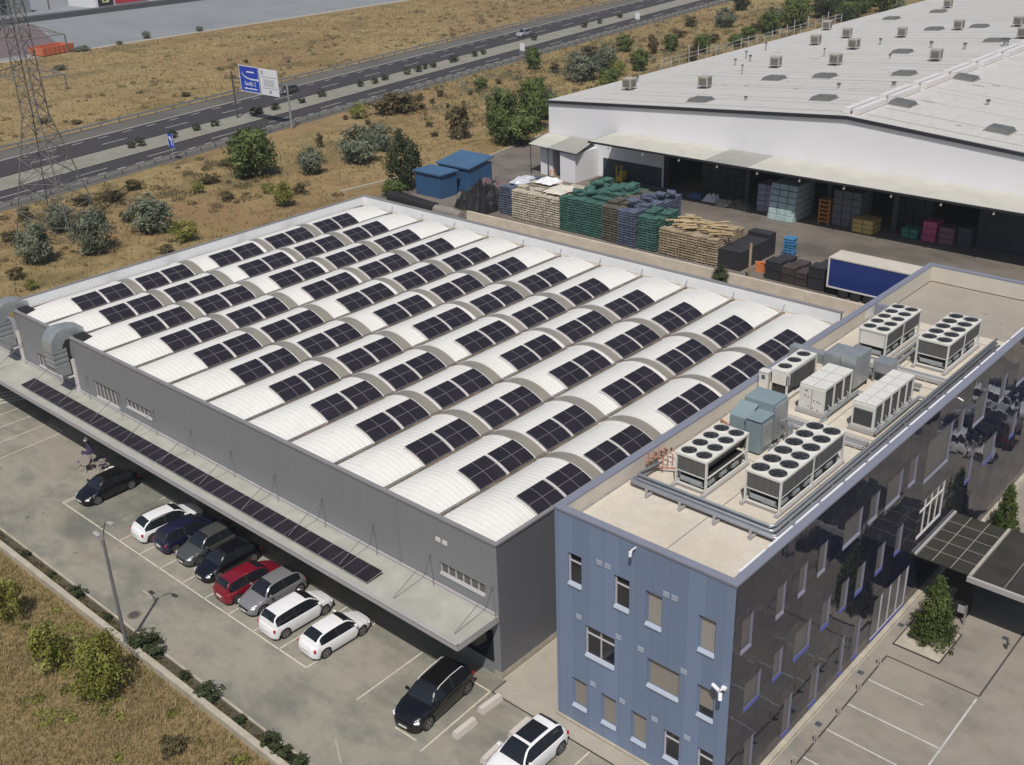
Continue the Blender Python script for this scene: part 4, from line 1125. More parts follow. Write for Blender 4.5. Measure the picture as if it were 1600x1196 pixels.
# cameras and lights on the front
t = thing('security_camera', 'white twin security cameras on a bracket at the blue front right corner', 'security camera', (13.5,OY0,7.0))
b = MB(); b.box(-.12,.1,-.16,0,-.06,.06); b.tube([(0,-.1,0),(-.05,-.35,.05)],.05,8); b.build('bracket', M['white'], t)
b = MB(); b.tube([(-.45,-.3,.12),(-.05,-.42,.08)],.09,10); b.build('camera', M['white'], t)
b = MB(); b.tube([(.0,-.4,-.02),(.1,-.55,-.3)],.09,10); b.build('camera', M['white'], t)
t = thing('wall_lamp', 'small white curved lamp near the top of the blue front', 'lamp', (8.6,OY0,11.85))
b = MB(); b.tube([(.05,0,.3),(.05,-.25,.33),(.0,-.32,.22)],.04,8); b.build('arm', M['white'], t)
b = MB(); b.tube([(0,-.33,.22),(0,-.35,.0)],.08,10); b.build('housing', M['white'], t)
t = thing('wall_lamp', 'small white lamp on the top edge of the mirrored wall', 'lamp', (OX1,22.8,11.9))
b = MB(); b.tube([(0,0,.2),(.3,0,.1)],.05,8); b.build('housing', M['white'], t)
# entrance canopy
t = thing('entrance_canopy', 'dark glazed entrance canopy fixed to the mirrored side wall', 'canopy', (OX1,22.3,0))
b = MB(); b.box(.02,3.1,-2.7,3.0,3.42,3.5); b.box(3.3,9.0,-2.75,3.3,3.38,3.46); b.build('glass_roof', mat('smoked_canopy_glass',(0.045,0.043,0.036),0.3,var=.25,scale=.8,spec=.3), t)
b = MB()
for k in range(1,3): b.box(k*1.05-.014,k*1.05+.014,-2.7,3.0,3.5,3.53)
for k in range(1,5): b.box(.02,3.1,-2.7+k*1.14-.006,-2.7+k*1.14+.006,3.5,3.52)
b.box(3.12,3.28,-2.75,3.1,3.40,3.58)
for k in range(1,4): b.box(3.3+k*1.7-.012,3.3+k*1.7+.012,-2.7,3.2,3.46,3.49)
b.build('glazing_bar', M['box'], t)
b = MB(); b.box(3.1,9.0,-2.95,-2.76,3.2,3.5); b.box(.02,.16,-2.7,3.0,3.5,3.62); b.build('fascia', M['canopy_edge'], t)
b = MB(); b.box(1.6,3.1,-1.9,-1.2,0,3.38); b.build('porch_column', M['black'], t)
for x_, y_ in ((8.3,-2.3),(8.3,2.8),(3.2,2.8)):
    b = MB(); b.box(x_-.1,x_+.1,y_-.1,y_+.1,0,3.38); b.build('post', M['steel_dark'], t)
t = thing('sign_post', 'small grey post with a tilted board beside the black porch column', 'sign', (16.95,19.85,0))
b = MB(); b.box(-.05,.05,-.05,.05,0,1.3); b.build('post', M['steel'], t)
b = MB(); b.box(-.45,-.04,-.03,.03,.75,1.2); b.build('board', M['canopy_edge'], t)
# bollards
bp = None
for k, (x, y) in enumerate(((14.86,13.68),(14.93,11.17),(14.97,8.87),(15.0,6.39),(14.98,4.3))):
    if bp is None:
        bp = thing('bollard', '', 'bollard', (x,y,0))
        b = MB(); b.box(-.09,-.03,-.04,.04,0,.62); b.box(.03,.09,-.04,.04,0,.62); b.build('post', M['box'], bp); b = MB(); b.box(-.12,.12,-.07,.07,0,.03); b.build('base_plate', M['steel'], bp)
        o = bp
    else: o = copy_tree(bp); o.location = (x,y,0)
    tag(o, 'short beige bollard on the drain line, %s from the planter' % ordinal(k+1), 'bollard', 'bollards along the drain line')
t = thing('bollard', 'short dark bollard standing alone on the right drain line', 'bollard', (19.5,19.3,0))
b = MB(); b.box(-.05,.05,-.05,.05,0,.6); b.box(-.03,.14,-.03,.03,.35,.42); b.build('post', M['steel_dark'], t)
# ================================================================ BIG WHITE WAREHOUSE
BW = thing('white_warehouse', 'huge white warehouse with low gabled roof and long front awning', 'warehouse', (0,84,0))
RX, RZ, LXX, LZ, RXX = -23.4, 12.15, -67.5, 9.2, 20.6
RZ2 = RZ-(RXX-RX)*.074
YB = 216
b = MB()
b.face([(LXX,0,0),(-48,0,0),(-48,0,6.0),(LXX,0,6.0)])
b.face([(LXX,0,6.0),(RXX,0,6.0),(RXX,0,RZ2),(RX,0,RZ),(LXX,0,LZ)])
b.face([(LXX,YB,0),(LXX,0,0),(LXX,0,LZ),(LXX,YB,LZ)]); b.face([(RXX,0,0),(RXX,YB,0),(RXX,YB,RZ2),(RXX,0,RZ2)])
b.build('wall', M['white'], BW)
b = MB(); b.box(-48.2,-47.9,0.01,12,0,5.95); b.box(-48,-7.3,12,12.1,0,5.95); b.box(-47.9,-7.3,.2,12,5.9,5.98)
for x in (-35.6,-24.6,-16.5): b.box(x-.3,x+.3,-.02,.4,0,5.97,1)
b.box(-47.9,-47.2,.0,.3,0,5.97); 
b.build('loading_bay', [M['black'], mat('bay_pier',(0.09,0.09,0.10),0.8)], BW)
b = MB(); b.box(-7.2,RXX,-.01,.2,0,5.99); b.build('shutter_wall', mat('awning_shaded_shutter',(0.05,0.05,0.062),0.7,var=.15,scale=.6), BW)  # closed shutter, its colour darkened to stand for the shade under the awning
b = MB()
b.face([(LXX-.2,-.25,LZ+.1),(RX,-.25,RZ+.1),(RX,YB,RZ+.1),(LXX-.2,YB,LZ+.1)]); b.face([(RX,-.25,RZ+.1),(RXX+.2,-.25,RZ2+.1),(RXX+.2,YB,RZ2+.1),(RX,YB,RZ+.1)])
b.build('roof', M['bigroof'], BW)
def rz(x): return (LZ+(x-LXX)*(RZ-LZ)/(RX-LXX) if x < RX else RZ-(x-RX)*.074)+.1
b = MB()
for xa, xb in ((LXX-.2,RX),(RX,RXX+.2)):
    b.face([(xa,-.27,rz(xa)-.38),(xb,-.27,rz(xb)-.38),(xb,-.27,rz(xb)-.0),(xa,-.27,rz(xa)-.0)])
    b.face([(xa,-.27,rz(xa)+.0),(xb,-.27,rz(xb)+.0),(xb,-.05,rz(xb)+.02),(xa,-.05,rz(xa)+.02)])
b.build('gutter', M['blackline'], BW)
r_ = random.Random(5)
y = 2.2
while y < YB:
    b = MB()
    o_ = r_.uniform(-.1,.1); w2 = r_.uniform(.05,.24)
    for xa, xb in (((LXX,RX-1.2),) if r_.random() < .5 else ((RX+1.2,RXX),) if r_.random() < .3 else ((LXX,RX-1.2),(RX+1.2,RXX))):
        n_ = 6
        for i in range(n_):
            a = xa+(xb-xa)*i/n_; c = xa+(xb-xa)*(i+1)/n_
            b.face([(a,y+o_,rz(a)+.012),(c,y+o_,rz(c)+.012),(c,y+o_+w2,rz(c)+.012),(a,y+o_+w2,rz(a)+.012)])
    b.build('roof_seam', M['roofline'], BW)
    y += r_.choice((1.6,2.2,3.1,3.1,4.5))
b = MB()
for i in range(60):
    x = r_.uniform(LXX+3,RXX-2); y = r_.uniform(3,YB-5); s_ = r_.uniform(.3,.9)
    b.face([(x-s_,y,rz(x-s_)+.016),(x+s_,y+.1,rz(x+s_)+.016),(x+s_*.8,y+.5,rz(x+s_*.8)+.016),(x-s_,y+.4,rz(x-s_)+.016)])
b.build('roof_patch', M['roofline'], BW)
b = MB(); b.box(-57.9,-48.3,-.06,-.005,0,2.6); b.build('shade_panel', mat('dark_teal_shade',(0.03,0.05,0.06),.7,var=.3), BW)  # awning shade on the lower wall, put in as a dark teal panel
# long awning
b = MB()
segs_ = [(-55.6,-38.2,0),(-38.2,-32.2,1),(-32.2,RXX,0)]
for x0, x1, m_ in segs_:
    b.face([(x0,-6.1,6.35),(x1,-6.1,6.35),(x1,-.02,6.45),(x0,-.02,6.45)], m_); b.face([(x1,-6.1,6.25),(x0,-6.1,6.25),(x0,-.02,6.35),(x1,-.02,6.35)], 2)
b.box(-55.7,RXX,-6.2,-6.1,6.12,6.36,2); b.face([(-55.65,-6.1,6.15),(-55.65,-.02,6.3),(-55.65,-.02,6.45),(-55.65,-6.1,6.36)],2)
b.build('awning', [M['awning'], M['awning_g'], M['blackline']], BW)
b = MB()
for k in range(14):
    x = -52.4+k*5.4
    b.tube([(x,-6.15,6.1),(x,-6.15,5.9)],.03,5); b.box(x-.09,x+.09,-6.27,-6.08,5.74,5.9)
b.build('awning_lamp', M['box'], BW)
# shed at the left
t = thing('shed', 'small white lean-to shed with two-tone roof at the left corner of the white warehouse', 'shed', (-62.3,81.4,0))
b = MB()
b.box(-3.6,-1.4,-1.2,2.5,0,3.9); b.box(.9,3.5,-2.4,2.5,0,3.9); b.box(-1.4,.9,1.0,2.5,0,3.9,1)
b.build('wall', [M['white'], M['dark_inside']], t)
b = MB(); b.face([(-4.9,-2.2,4.2),(-1.3,-2.5,4.2),(-1.3,2.5,4.75),(-5.4,2.5,4.75)],0); b.face([(-1.3,-2.5,4.2),(4.2,-3.0,4.2),(3.0,2.5,4.75),(-1.3,2.5,4.75)],1)
b.face([(-4.9,-2.2,4.1),(-5.4,2.5,4.65),(3.0,2.5,4.65),(4.2,-3.0,4.1)],2); b.face([(-4.9,-2.2,4.1),(4.2,-3.0,4.1),(4.2,-3.0,4.2),(-4.9,-2.2,4.2)],2)
b.build('roof', [M['awning'], M['awning_g'], M['blackline']], t)
b = MB(); b.box(-1.42,-1.3,-2.3,-2.2,0,4.1); b.box(-4.7,-4.6,-2.1,-2.0,0,4.1); b.build('post', M['steel_dark'], t)
t = thing('safety_barrier', 'orange barrier posts beside the open doorway of the white shed', 'barrier', (-63.0,79.0,0))
b = MB(); b.tube([(-.3,0,0),(-.1,0,1.2)],.06,6); b.tube([(.3,.2,0),(.4,.2,1.2)],.06,6); b.tube([(-.1,0,1.1),(.4,.2,1.1)],.05,6); b.build('rail', mat('orange_plastic',(0.6,0.16,0.04),0.6), t)

# roof equipment of the white warehouse
cool = [(-61,94.4),(-50.9,98),(-50.7,116.7),(-42.9,120.1),(-30.5,125.8),(-55.8,149.7),(-48,136.3),(-57,140.9),(-46.6,150.8),(-41,160.4),(-65,160.4),(-32.8,164.8),(-56.6,194.4),(-36,181),(-27,150)]
cp = None
for k, (x, y) in enumerate(cool):
    if cp is None:
        cp = thing('roof_cooler', '', 'cooler'); s_ = .85
        b = MB(); b.box(-s_,s_,-s_,s_,.45,1.8); b.box(-s_-.05,s_+.05,-s_-.05,s_+.05,1.8,1.95)
        for u in (-s_,s_):
            for v in (-s_,s_): b.box(u-.05,u+.05,v-.05,v+.05,0,.45)
        b.build('casing', M['box'], cp)
        b = MB()
        for a_ in (-1,1):
            b.box(a_*s_,a_*(s_+.02),-.65,.65,.6,1.65); b.box(-.65,.65,a_*s_,a_*(s_+.02),.6,1.65)
        b.build('louvre', M['grey_lid'], cp)
        b = MB(); b.box(-.4,.4,-.4,.4,.0,.34); b.build('duct_collar', M['steel_dark'], cp)
        o = cp
    else: o = copy_tree(cp)
    o.location = (x, y-.5, rz(x)-.02); o.rotation_euler = (0,0,(k*37 % 11)*.03); o.scale = (.86,)*3
    near = sorted(cool, key=lambda q: q[1]).index((x,y))+1
    tag(o, 'beige box cooler on the white warehouse roof, %s counting back from the front edge' % ordinal(near), 'cooler', 'coolers on the white warehouse roof')
sky = [(-45.7,88.5),(-45.2,106.2),(-39.2,109.3),(-29.6,113),(-31,93.2),(-21.3,93.8),(-21.3,112.8),(-8.7,90.6),(-38.8,133),(-45.2,160.1),(-38.9,163.6),(-55.5,186.8),(-30,146),(-12,118),(-60,176)]
cp = None
for k, (x, y) in enumerate(sky):
    if cp is None:
        cp = thing('roof_skylight', '', 'skylight')
        b = MB()
        q0 = [(-1.35,-1.3,0),(1.35,-1.3,0),(1.35,1.3,0),(-1.35,1.3,0)]; q1 = [(-1.1,-1.0,.45),(1.1,-1.0,.45),(1.1,1.0,.45),(-1.1,1.0,.45)]
        b.face(q1)
        for i in range(4): b.face([q0[i],q0[(i+1)%4],q1[(i+1)%4],q1[i]])
        b.build('dome', M['grey_lid'], cp); b = MB(); b.box(-1.45,1.45,-1.4,1.4,-.05,.06); b.build('kerb', M['roofline'], cp); o = cp
    else: o = copy_tree(cp)
    o.location = (x,y,rz(x)); o.rotation_euler = (0, -.066 if x < RX else .074, 0)
    near = sorted(sky, key=lambda q: q[1]).index((x,y))+1
    tag(o, 'grey rectangular skylight on the white warehouse roof, %s counting back from the front edge' % ordinal(near), 'skylight', 'skylights on the white warehouse roof')
for k in range(8):
    t = thing('ridge_vent', 'long white ridge ventilator on the white warehouse, %s from the front gable' % ordinal(k+1), 'vent', (RX-.1,85.2+k*9.2,RZ+.1), 0, 'ridge ventilators') if k == 0 else None
    if k == 0:
        b = MB(); b.box(-.95,-.14,0,7.4,0,.6); b.box(.14,.95,0,7.4,0,.6); b.build('hood', M['rail'], t)
        b = MB(); b.box(-.1,.1,0,7.6,0,.25); b.build('slot', M['steel_dark'], t); rv = t
    else:
        t = copy_tree(rv); t.location = (RX-.1-.0*k,85.2+k*9.2,RZ+.1)
        tag(t, 'long white ridge ventilator on the white warehouse, %s from the front gable' % ordinal(k+1))
vents = [(-57.8,121,.5,.9),(-60.3,124,.4,1.1),(-36.7,138.5,.6,.8),(-31,137,.6,.8),(-52,109,.3,1.3),(-49,128,.3,1.1),(-58,117,.4,.9),(-46,141,.5,.9),(-20,140,.8,1.1),(-62,133,.4,1.2),(-26.5,141,1.2,1.0),(-64,100,.4,.7),(-33,101,.5,.5),(-40,90,.4,.4),(-55,104,.5,.4),(-27,104,.6,.4),(-14,101,.5,.5),(-8,108,.6,.5),(-38,127,.4,.5)]
vp = None
for k, (x, y, s_, h_) in enumerate(sorted(vents, key=lambda q: q[1])):
    t = thing('roof_vent', 'small grey vent pipe on the white warehouse roof, %s counting back from the front edge' % ordinal(k+1), 'vent', (x,y,rz(x)), 0, 'vent pipes on the white warehouse roof')
    b = MB(); b.tube([(0,0,-.05),(0,0,h_)], s_*.35, 8); b.build('pipe', M['steel'], t)
    b = MB(); b.tube([(0,0,h_),(0,0,h_+.15)], s_*.55, 8); b.build('cowl', M['steel_dark'], t)
t = thing('mast', 'thin grey mast standing on the white warehouse roof at the top right', 'mast', (-28.5,178,rz(-28.5)))
b = MB(); b.tube([(0,0,0),(0,0,9)],.13,6); b.build('pole', M['steel'], t)
# white fins/fence beyond the roof edge on the left side
t = thing('roof_guard_frame', 'pale post and rail frame along the left roof edge of the white warehouse', 'guard frame', (-68.2,112,8.4))
r_ = random.Random(8)
for k in range(24):
    b = MB(); h_ = r_.uniform(2.0,3.6); b.tube([(0,k*2.6,0),(r_.uniform(-.2,.2),k*2.6,h_)],.08,5); b.build('post', M['canopy_edge'], t)
for z in (1.7,2.3):
    b = MB(); b.tube([(0,0,z),(0,60,z)],.04,5); b.build('rail', M['canopy_edge'], t)

# ================================================================ YARD GOODS
def pallet_mesh(name, w_=1.16, d_=1.0, h_=.29):
    b = MB()
    for k in range(7): x = -w_/2+.01+k*(w_-.15)/6; b.box(x,x+.13,-d_/2+.02,d_/2-.02,h_-.02,h_)
    for y in (-d_/2,-.05,d_/2-.1): b.box(-w_/2,w_/2,y,y+.1,h_-.13,h_-.021)
    for x in (-w_/2,w_/2-.1): b.box(x-.003,x+.103,-d_/2+.1,d_/2-.1,h_-.13,h_-.03)
    for x in (-w_/2+.03,-.05,w_/2-.13):
        for y in (-d_/2+.05,-.05,d_/2-.15): b.box(x,x+.10,y,y+.1,0,h_-.13)
    return b
PC = {}
def pallet_stack(x, y, n_, mname, label, group, parts, rot=0, seed=0):
    t = thing('pallet_stack', label, 'pallet stack', (x,y,0), rot, group)
    r_ = random.Random(seed)
    if parts:
        key = mname
        for k in range(n_):
            if key not in PC:
                o = pallet_mesh('pallet').build('pallet', M[mname]); PC[key] = o
            else: o = PC[key].copy(); COL.objects.link(o)
            o.parent = t
            o.location = (r_.uniform(-.05,.05), r_.uniform(-.05,.05), k*.292); o.rotation_euler = (0,0,r_.uniform(-.05,.05))
            if k == n_-1 and r_.random() < .4: o.rotation_euler = (0,r_.uniform(-.04,.04),r_.uniform(-.25,.25))
    else:
        key = mname+'_pile%d' % n_
        if key not in PC:
            b = MB()
            src = pallet_mesh('p')
            for k in range(n_):
                T = Matrix.Translation((r_.uniform(-.04,.04), r_.uniform(-.04,.04), k*.292)) @ Matrix.Rotation(r_.uniform(-.03,.03) if k < n_-1 else r_.uniform(-.2,.2), 4, 'Z')
                off = len(b.v)
                b.v += [(T @ Vector(v))[:] for v in src.v]; b.f += [[i+off for i in f] for f in src.f]; b.m += src.m
            o = b.build('pallet', M[mname]); PC[key] = o
        else: o = PC[key].copy(); COL.objects.link(o)
        o.parent = t
    return t
M['pal_cream'] = mat('cream_pallet_wood', (0.52,0.46,0.36), .85, var=.3, scale=1.3)
M['pal_green'] = mat('green_pallet_paint', (0.055,0.145,0.115), .8, var=.45, scale=1.3)
M['pal_blue'] = mat('grey_blue_pallet_paint', (0.105,0.125,0.185), .8, var=.45, scale=1.3)
M['pal_brown'] = mat('brown_pallet_wood', (0.12,0.11,0.085), .85, var=.35, scale=1.3)
M['pal_wood'] = mat('weathered_pallet_wood', (0.38,0.30,0.20), .85, var=.4, scale=1.1)
M['pal_sky'] = mat('bright_blue_pallet', (0.06,0.22,0.42), .7, var=.2, scale=1.3)
def block(x0, nx, ny, y0, n_, m_, cname, grp, dx=1.29, dy=1.15, seed=1):
    r_ = random.Random(seed)
    for j in range(ny):
        for i in range(nx):
            nn = n_ + r_.choice((-1,0,0,1)) if j else n_
            row = 'front row' if j == 0 else '%s row' % ordinal(j+1)
            pallet_stack(x0+.62+i*dx, y0+.5+j*dy, nn, m_, 'stack of %s pallets behind the cream wall, %s, %s from left' % (cname, row, ordinal(i+1)), grp, j == 0, r_.uniform(-.03,.03), i*7+j)
block(-57.9,2,5,62.9,12,'pal_blue','slate blue','slate blue pallet stacks at the left',seed=2)
block(-55.35,6,5,62.4,12,'pal_cream','cream','cream pallet stacks')
block(-47.65,5,8,62.2,14,'pal_green','green','green pallet stacks',seed=3)
block(-41.2,2,7,62.0,14,'pal_brown','dark brown','dark brown pallet stacks',1.15,seed=4)
block(-38.9,2,8,61.8,14,'pal_blue','grey-blue','grey-blue pallet stacks',seed=5)
block(-36.2,2,4,62.0,13,'pal_green','dull green','dull green pallet stacks beside the wooden ones',1.22,seed=6)
block(-33.4,6,5,62.0,10,'pal_wood','weathered wooden','weathered wooden pallet stacks',1.24,seed=7)
pallet_stack(-21.7,69.8,7,'pal_sky','bright blue pallet stack standing alone in the yard','',True,.1,3)
# planks on the wooden stacks, plastic wrap on the cream stacks
r_ = random.Random(11)
for k in range(14):
    x = -32.6+k*.5; y = 62.9+r_.uniform(0,3.4)
    b = MB(); b.box(-.11,.11,-1.3,1.3,0,.12); b.box(.02,.24,-1.1,1.2,.12,.2)
    o = b.build('loose_plank', mat('fresh_plank',(0.50,0.38,0.21),.8,var=.25), loc=(x,y,10*.292+.32), rotz=-.9+r_.uniform(-.5,.2))
    tag(o, 'pair of loose pale planks on top of the wooden pallet stacks, %s from the left' % ordinal(k+1), 'plank', 'loose planks on the wooden pallets')
def crumple(name, label, cat, x, y, z, sx, sy, sz, m, seed, n_=9, group=None):
    r_ = random.Random(seed); b = MB(); g_ = []
    for i in range(n_+1):
        for j in range(n_+1):
            u, v = i/n_*2-1, j/n_*2-1
            h = max(0, 1-max(abs(u),abs(v))**3)
            g_.append((u*sx/2+r_.uniform(-.04,.04)*sx, v*sy/2+r_.uniform(-.04,.04)*sy, h*sz*r_.uniform(.45,1)))
    ids = [b._v(p) for p in g_]
    for i in range(n_):
        for j in range(n_):
            a = i*(n_+1)+j; b.f.append([ids[a],ids[a+n_+1],ids[a+n_+2],ids[a+1]]); b.m.append(0)
    o = b.build(name, m, loc=(x,y,z)); return tag(o, label, cat, group)
M['wrap'] = mat('pale_plastic_wrap',(0.50,0.51,0.56),.35,var=.2,scale=3)
crumple('plastic_wrap','crumpled lilac plastic sheet on top of the slate blue stacks','plastic sheet',-56.6,66.2,3.55,2.2,3.2,.7,M['wrap'],1)
crumple('plastic_wrap','crumpled white plastic sheet on the left cream stacks','plastic sheet',-53.3,67.0,3.8,2.6,2.4,.6,M['white'],2)
crumple('plastic_wrap','crumpled beige plastic sheet on the right cream stacks','plastic sheet',-49.6,65.0,3.8,2.8,3.6,.5,M['creamwall'],3)
r_ = random.Random(21)
for k in range(12):
    m_ = 'pal_green' if k < 7 else 'pal_blue'
    o = PC[m_].copy(); COL.objects.link(o); o.parent = None
    o.location = (r_.uniform(-47,-42) if k < 7 else r_.uniform(-38.6,-36.8), 63.5+r_.uniform(0,6.5), 14.5*.292+r_.uniform(.05,.3)); o.rotation_euler = (r_.uniform(-.2,.2), r_.uniform(-.2,.2), r_.uniform(0,3))
    o.name = 'loose_pallet'; tag(o, 'loose tilted %s pallet on top of the stacks, %s from the front' % ('green' if k < 7 else 'grey-blue', ordinal(k+1 if k < 7 else k-6)), 'pallet', 'loose pallets on top of the stacks')
# black heap and tarpaulins at the left end
crumple('crate_heap','big heap of black plastic crates beside the slate blue pallet stacks','heap',-61.4,63.6,0,5.6,4.6,3.6,M['black'],6,14)
crumple('tarpaulin','reddish brown tarpaulin lying over the back of the black heap','tarpaulin',-63.0,67.3,.0,4.6,3.4,3.0,mat('maroon_tarp',(0.16,0.10,0.11),.7),7,10)
t = thing('tarpaulin_roll', 'long black tarpaulin roll lying along the left end of the cream wall', 'tarpaulin roll', (-68.5,58.3,0), -.04)
b = MB(); b.tube([(-4.5,0,.75),(-1.5,.1,.8),(1.5,-.05,.75),(4.2,.05,.65)],.72,12); b.build('roll', M['black'], t)
t = thing('tarpaulin_roll', 'dull grey tarpaulin roll beside the end of the cream wall', 'tarpaulin roll', (-61.8,57.9,0), -.05)
b = MB(); b.tube([(-2.3,0,.6),(0,.1,.7),(2.3,0,.55)],.62,12); b.build('roll', mat('grey_tarp',(0.22,0.20,0.18),.7,var=.3), t)
# blue containers
def container(x0,x1,y0,y1,h_,lab,slope=0):
    t = thing('storage_container', lab, 'container', ((x0+x1)/2,(y0+y1)/2,0)); hx, hy = (x1-x0)/2, (y1-y0)/2
    b = MB(); b.box(-hx,hx,-hy,hy,0,h_); b.build('body', M['cont_blue'], t)
    b = MB()
    for k in range(int(2*hx/.35)): u = -hx+.1+k*.35; b.box(u,u+.12,-hy-.03,-hy-.001,.15,h_-.15)
    for k in range(int(2*hy/.35)): v = -hy+.1+k*.35; b.box(hx+.001,hx+.03,v,v+.12,.15,h_-.15)
    b.build('rib', M['cont_blue'], t)
    b = MB(); q = [(-hx-.25,-hy-.25,h_+.05),(hx+.25,-hy-.25,h_+.05),(hx+.25,hy+.25,h_+.05+slope),(-hx-.25,hy+.25,h_+.05+slope)]
    b.face(q)
    for i in range(4):
        a, c = Vector(q[i]), Vector(q[(i+1)%4]); d = Vector((0,0,-.18)); b.face([a+d,c+d,c,a])
    b.build('roof', mat('blue_container_roof',(0.055,0.12,0.22),.5,var=.12), t)
    return t
container(-72.9,-68.2,63.0,66.0,3.2,'front blue storage container at the left end of the yard wall')
t = container(-72.6,-66.9,67.0,71.4,3.4,'larger blue container with sloping roof behind the front blue one',.7)
b = MB(); b.box(-.6,.5,-2.25,-2.241,1.7,2.3); b.build('poster', M['rail'], t)
# black crates and dark crates
def crate(x0,x1,y0,y1,h_,lab,m_,cat='crate',grp=None,layers=1):
    t = thing('plastic_crate', lab, cat, ((x0+x1)/2,(y0+y1)/2,0), 0, grp); hx, hy = (x1-x0)/2, (y1-y0)/2
    for L_ in range(layers):
        z0 = h_*L_/layers; z1 = h_*(L_+1)/layers-.04
        b = MB(); b.box(-hx+.03,hx-.03,-hy+.03,hy-.03,z0+.08,z1-.02)
        b.box(-hx,hx,-hy,hy,z1-.1,z1)
        for u in (-hx,hx-.1): 
            for v in (-hy,hy-.1): b.box(u,u+.1,v,v+.1,z0,z1-.1)
        n_ = max(2,int(2*hx/.3))
        for k in range(n_): u = -hx+.1+k*(2*hx-.2)/n_; b.box(u,u+.05,-hy,-hy+.028,z0+.1,z1-.12)
        n_ = max(2,int(2*hy/.3))
        for k in range(n_): v = -hy+.1+k*(2*hy-.2)/n_; b.box(hx-.028,hx,v,v+.05,z0+.1,z1-.12)
        b.build('crate_tier', m_, t)
    return t
M['crate_dark'] = mat('charcoal_crate',(0.028,0.028,0.032),.6,var=.2)
M['crate_brown'] = mat('brown_black_crate',(0.055,0.042,0.04),.7,var=.3)
for k in range(5):
    crate(-25.9+.0*k,-23.2,62.2+k*1.45,63.55+k*1.45,2.1 if k < 4 else 2.5,'black lidded crate in the row beside the wooden pallets, %s from the wall' % ordinal(k+1),M['crate_dark'],grp='black lidded crates')
for k,(x,w2,h_,m_,nm) in enumerate(((-20.2,1.7,2.0,'crate_dark','charcoal'),(-18.4,1.5,1.75,'crate_brown','brown-black'),(-16.8,1.2,1.5,'crate_brown','low reddish black'),(-15.4,1.7,2.4,'crate_dark','tall black'))):
    crate(x,x+w2,62.0,63.6,h_,'%s crate left of the blue trailer, %s from left' % (nm, ordinal(k+1)),M[m_],grp='dark crates beside the trailer',layers=2)
    crate(x+.1,x+w2,63.9,65.5,h_*.9,'%s crate behind front crates left of blue trailer, %s from left' % (nm, ordinal(k+1)),M[m_],grp='dark crates behind',layers=2)
t = thing('safety_barrier', 'orange plastic barrier lying beside the dark crates near the cream wall', 'barrier', (-21.6,63.5,0))
b = MB(); b.box(-.5,.5,-.2,.2,0,.9); b.tube([(-.6,.1,.9),(.6,-.1,1.1)],.12,8); b.build('body', mat('orange_plastic_b',(0.62,0.20,0.07),.6), t)
t = thing('wooden_post', 'tall thin beige post in front of the dark crates', 'post', (-21.1,60.5,0)); b = MB(); b.box(-.09,.09,-.09,.09,0,4.0); b.build('post', M['pal_wood'], t)
# trailer
t = thing('curtain_trailer', 'dark blue curtain sided trailer with cream roof parked behind the cream wall', 'trailer', (-7.0,62.8,0))
b = MB(); b.box(-6.1,6.6,-1.25,1.25,.95,3.8); b.build('curtain', M['tarp_blue'], t)
b = MB(); b.box(-6.15,6.65,-1.3,1.3,3.8,3.92); b.build('roof', M['trailer_top'], t)
b = MB()
for u in (-6.16,6.5): 
    for v in (-1.3,1.14): b.box(u,u+.16,v,v+.16,.9,3.79)
b.box(-6.16,6.66,-1.29,-1.255,.85,1.0); b.build('frame', M['rail'], t)
for k in range(3):
    for s_ in (-1,1):
        b = MB(); b.tube([(-4.4+k*1.3,s_*1.1-.15,.5),(-4.4+k*1.3,s_*1.1+.15,.5)],.5,14); b.build('wheel', M['rubber'], t)
b = MB(); b.box(-6,6.4,-.5,.5,.7,.93); b.box(3,3.15,-1,1,0,.7); b.box(-2,2,-1.2,-1.15,.35,.85); b.build('chassis', M['steel_dark'], t)
# goods under the awning
def bales(x0,x1,y0,y1,h_,n_,mname,c,lab,cat='bales',taper=0):
    t = thing('stacked_bales' if cat == 'bales' else 'crate_stack', lab, cat, ((x0+x1)/2,(y0+y1)/2,0)); hx, hy = (x1-x0)/2, (y1-y0)/2
    r_ = random.Random(int(abs(x0*13)))
    m_ = mat(mname, c, .7, var=.22, scale=1.2)
    m2 = mat(mname+'_gap', mul(c,.25), .8)
    for k in range(n_):
        z0 = h_*k/n_; z1 = h_*(k+1)/n_
        b = MB(); ex = taper*(n_-k)/n_
        nx = max(1,int(round(2*hx/1.2))); 
        for i in range(nx):
            a = -hx+2*hx*i/nx; c2 = -hx+2*hx*(i+1)/nx; j = r_.uniform(0,.06)
            b.box(a+.03+j,c2-.03,-hy-ex+j,hy-.02,z0+.07,z1-.01)
        b.box(-hx+.06,hx-.06,-hy+.08-ex,hy-.08,z0,z0+.07,1)
        b.build('tier', [m_, m2], t)
bales(-33.0,-30.6,82.0,84.6,3.4,5,'lilac_wrap',(0.36,0.33,0.42),'lilac wrapped bales stacked at the left of the mint bales under the awning')
bales(-30.3,-26.9,80.6,84.8,4.3,6,'mint_wrap',(0.40,0.52,0.52),'tall pile of mint green wrapped bales at the front of the bay',taper=.7)
bales(-23.2,-19.8,82.2,85.2,4.2,5,'grey_wrap',(0.17,0.175,0.19),'grey wrapped sacks piled right of the orange rack')
bales(-20.2,-17.7,81.2,83.4,1.6,3,'yellow_wrap',(0.55,0.40,0.13),'low yellow stack in front of the grey sacks')
bales(-15.0,-13.1,82.6,84.2,1.1,2,'green_wrap',(0.06,0.25,0.19),'low green stack left of the pink bales')
bales(-12.7,-11.1,82.6,84.6,2.3,3,'pink_wrap',(0.55,0.10,0.22),'bright pink bales under the awning')
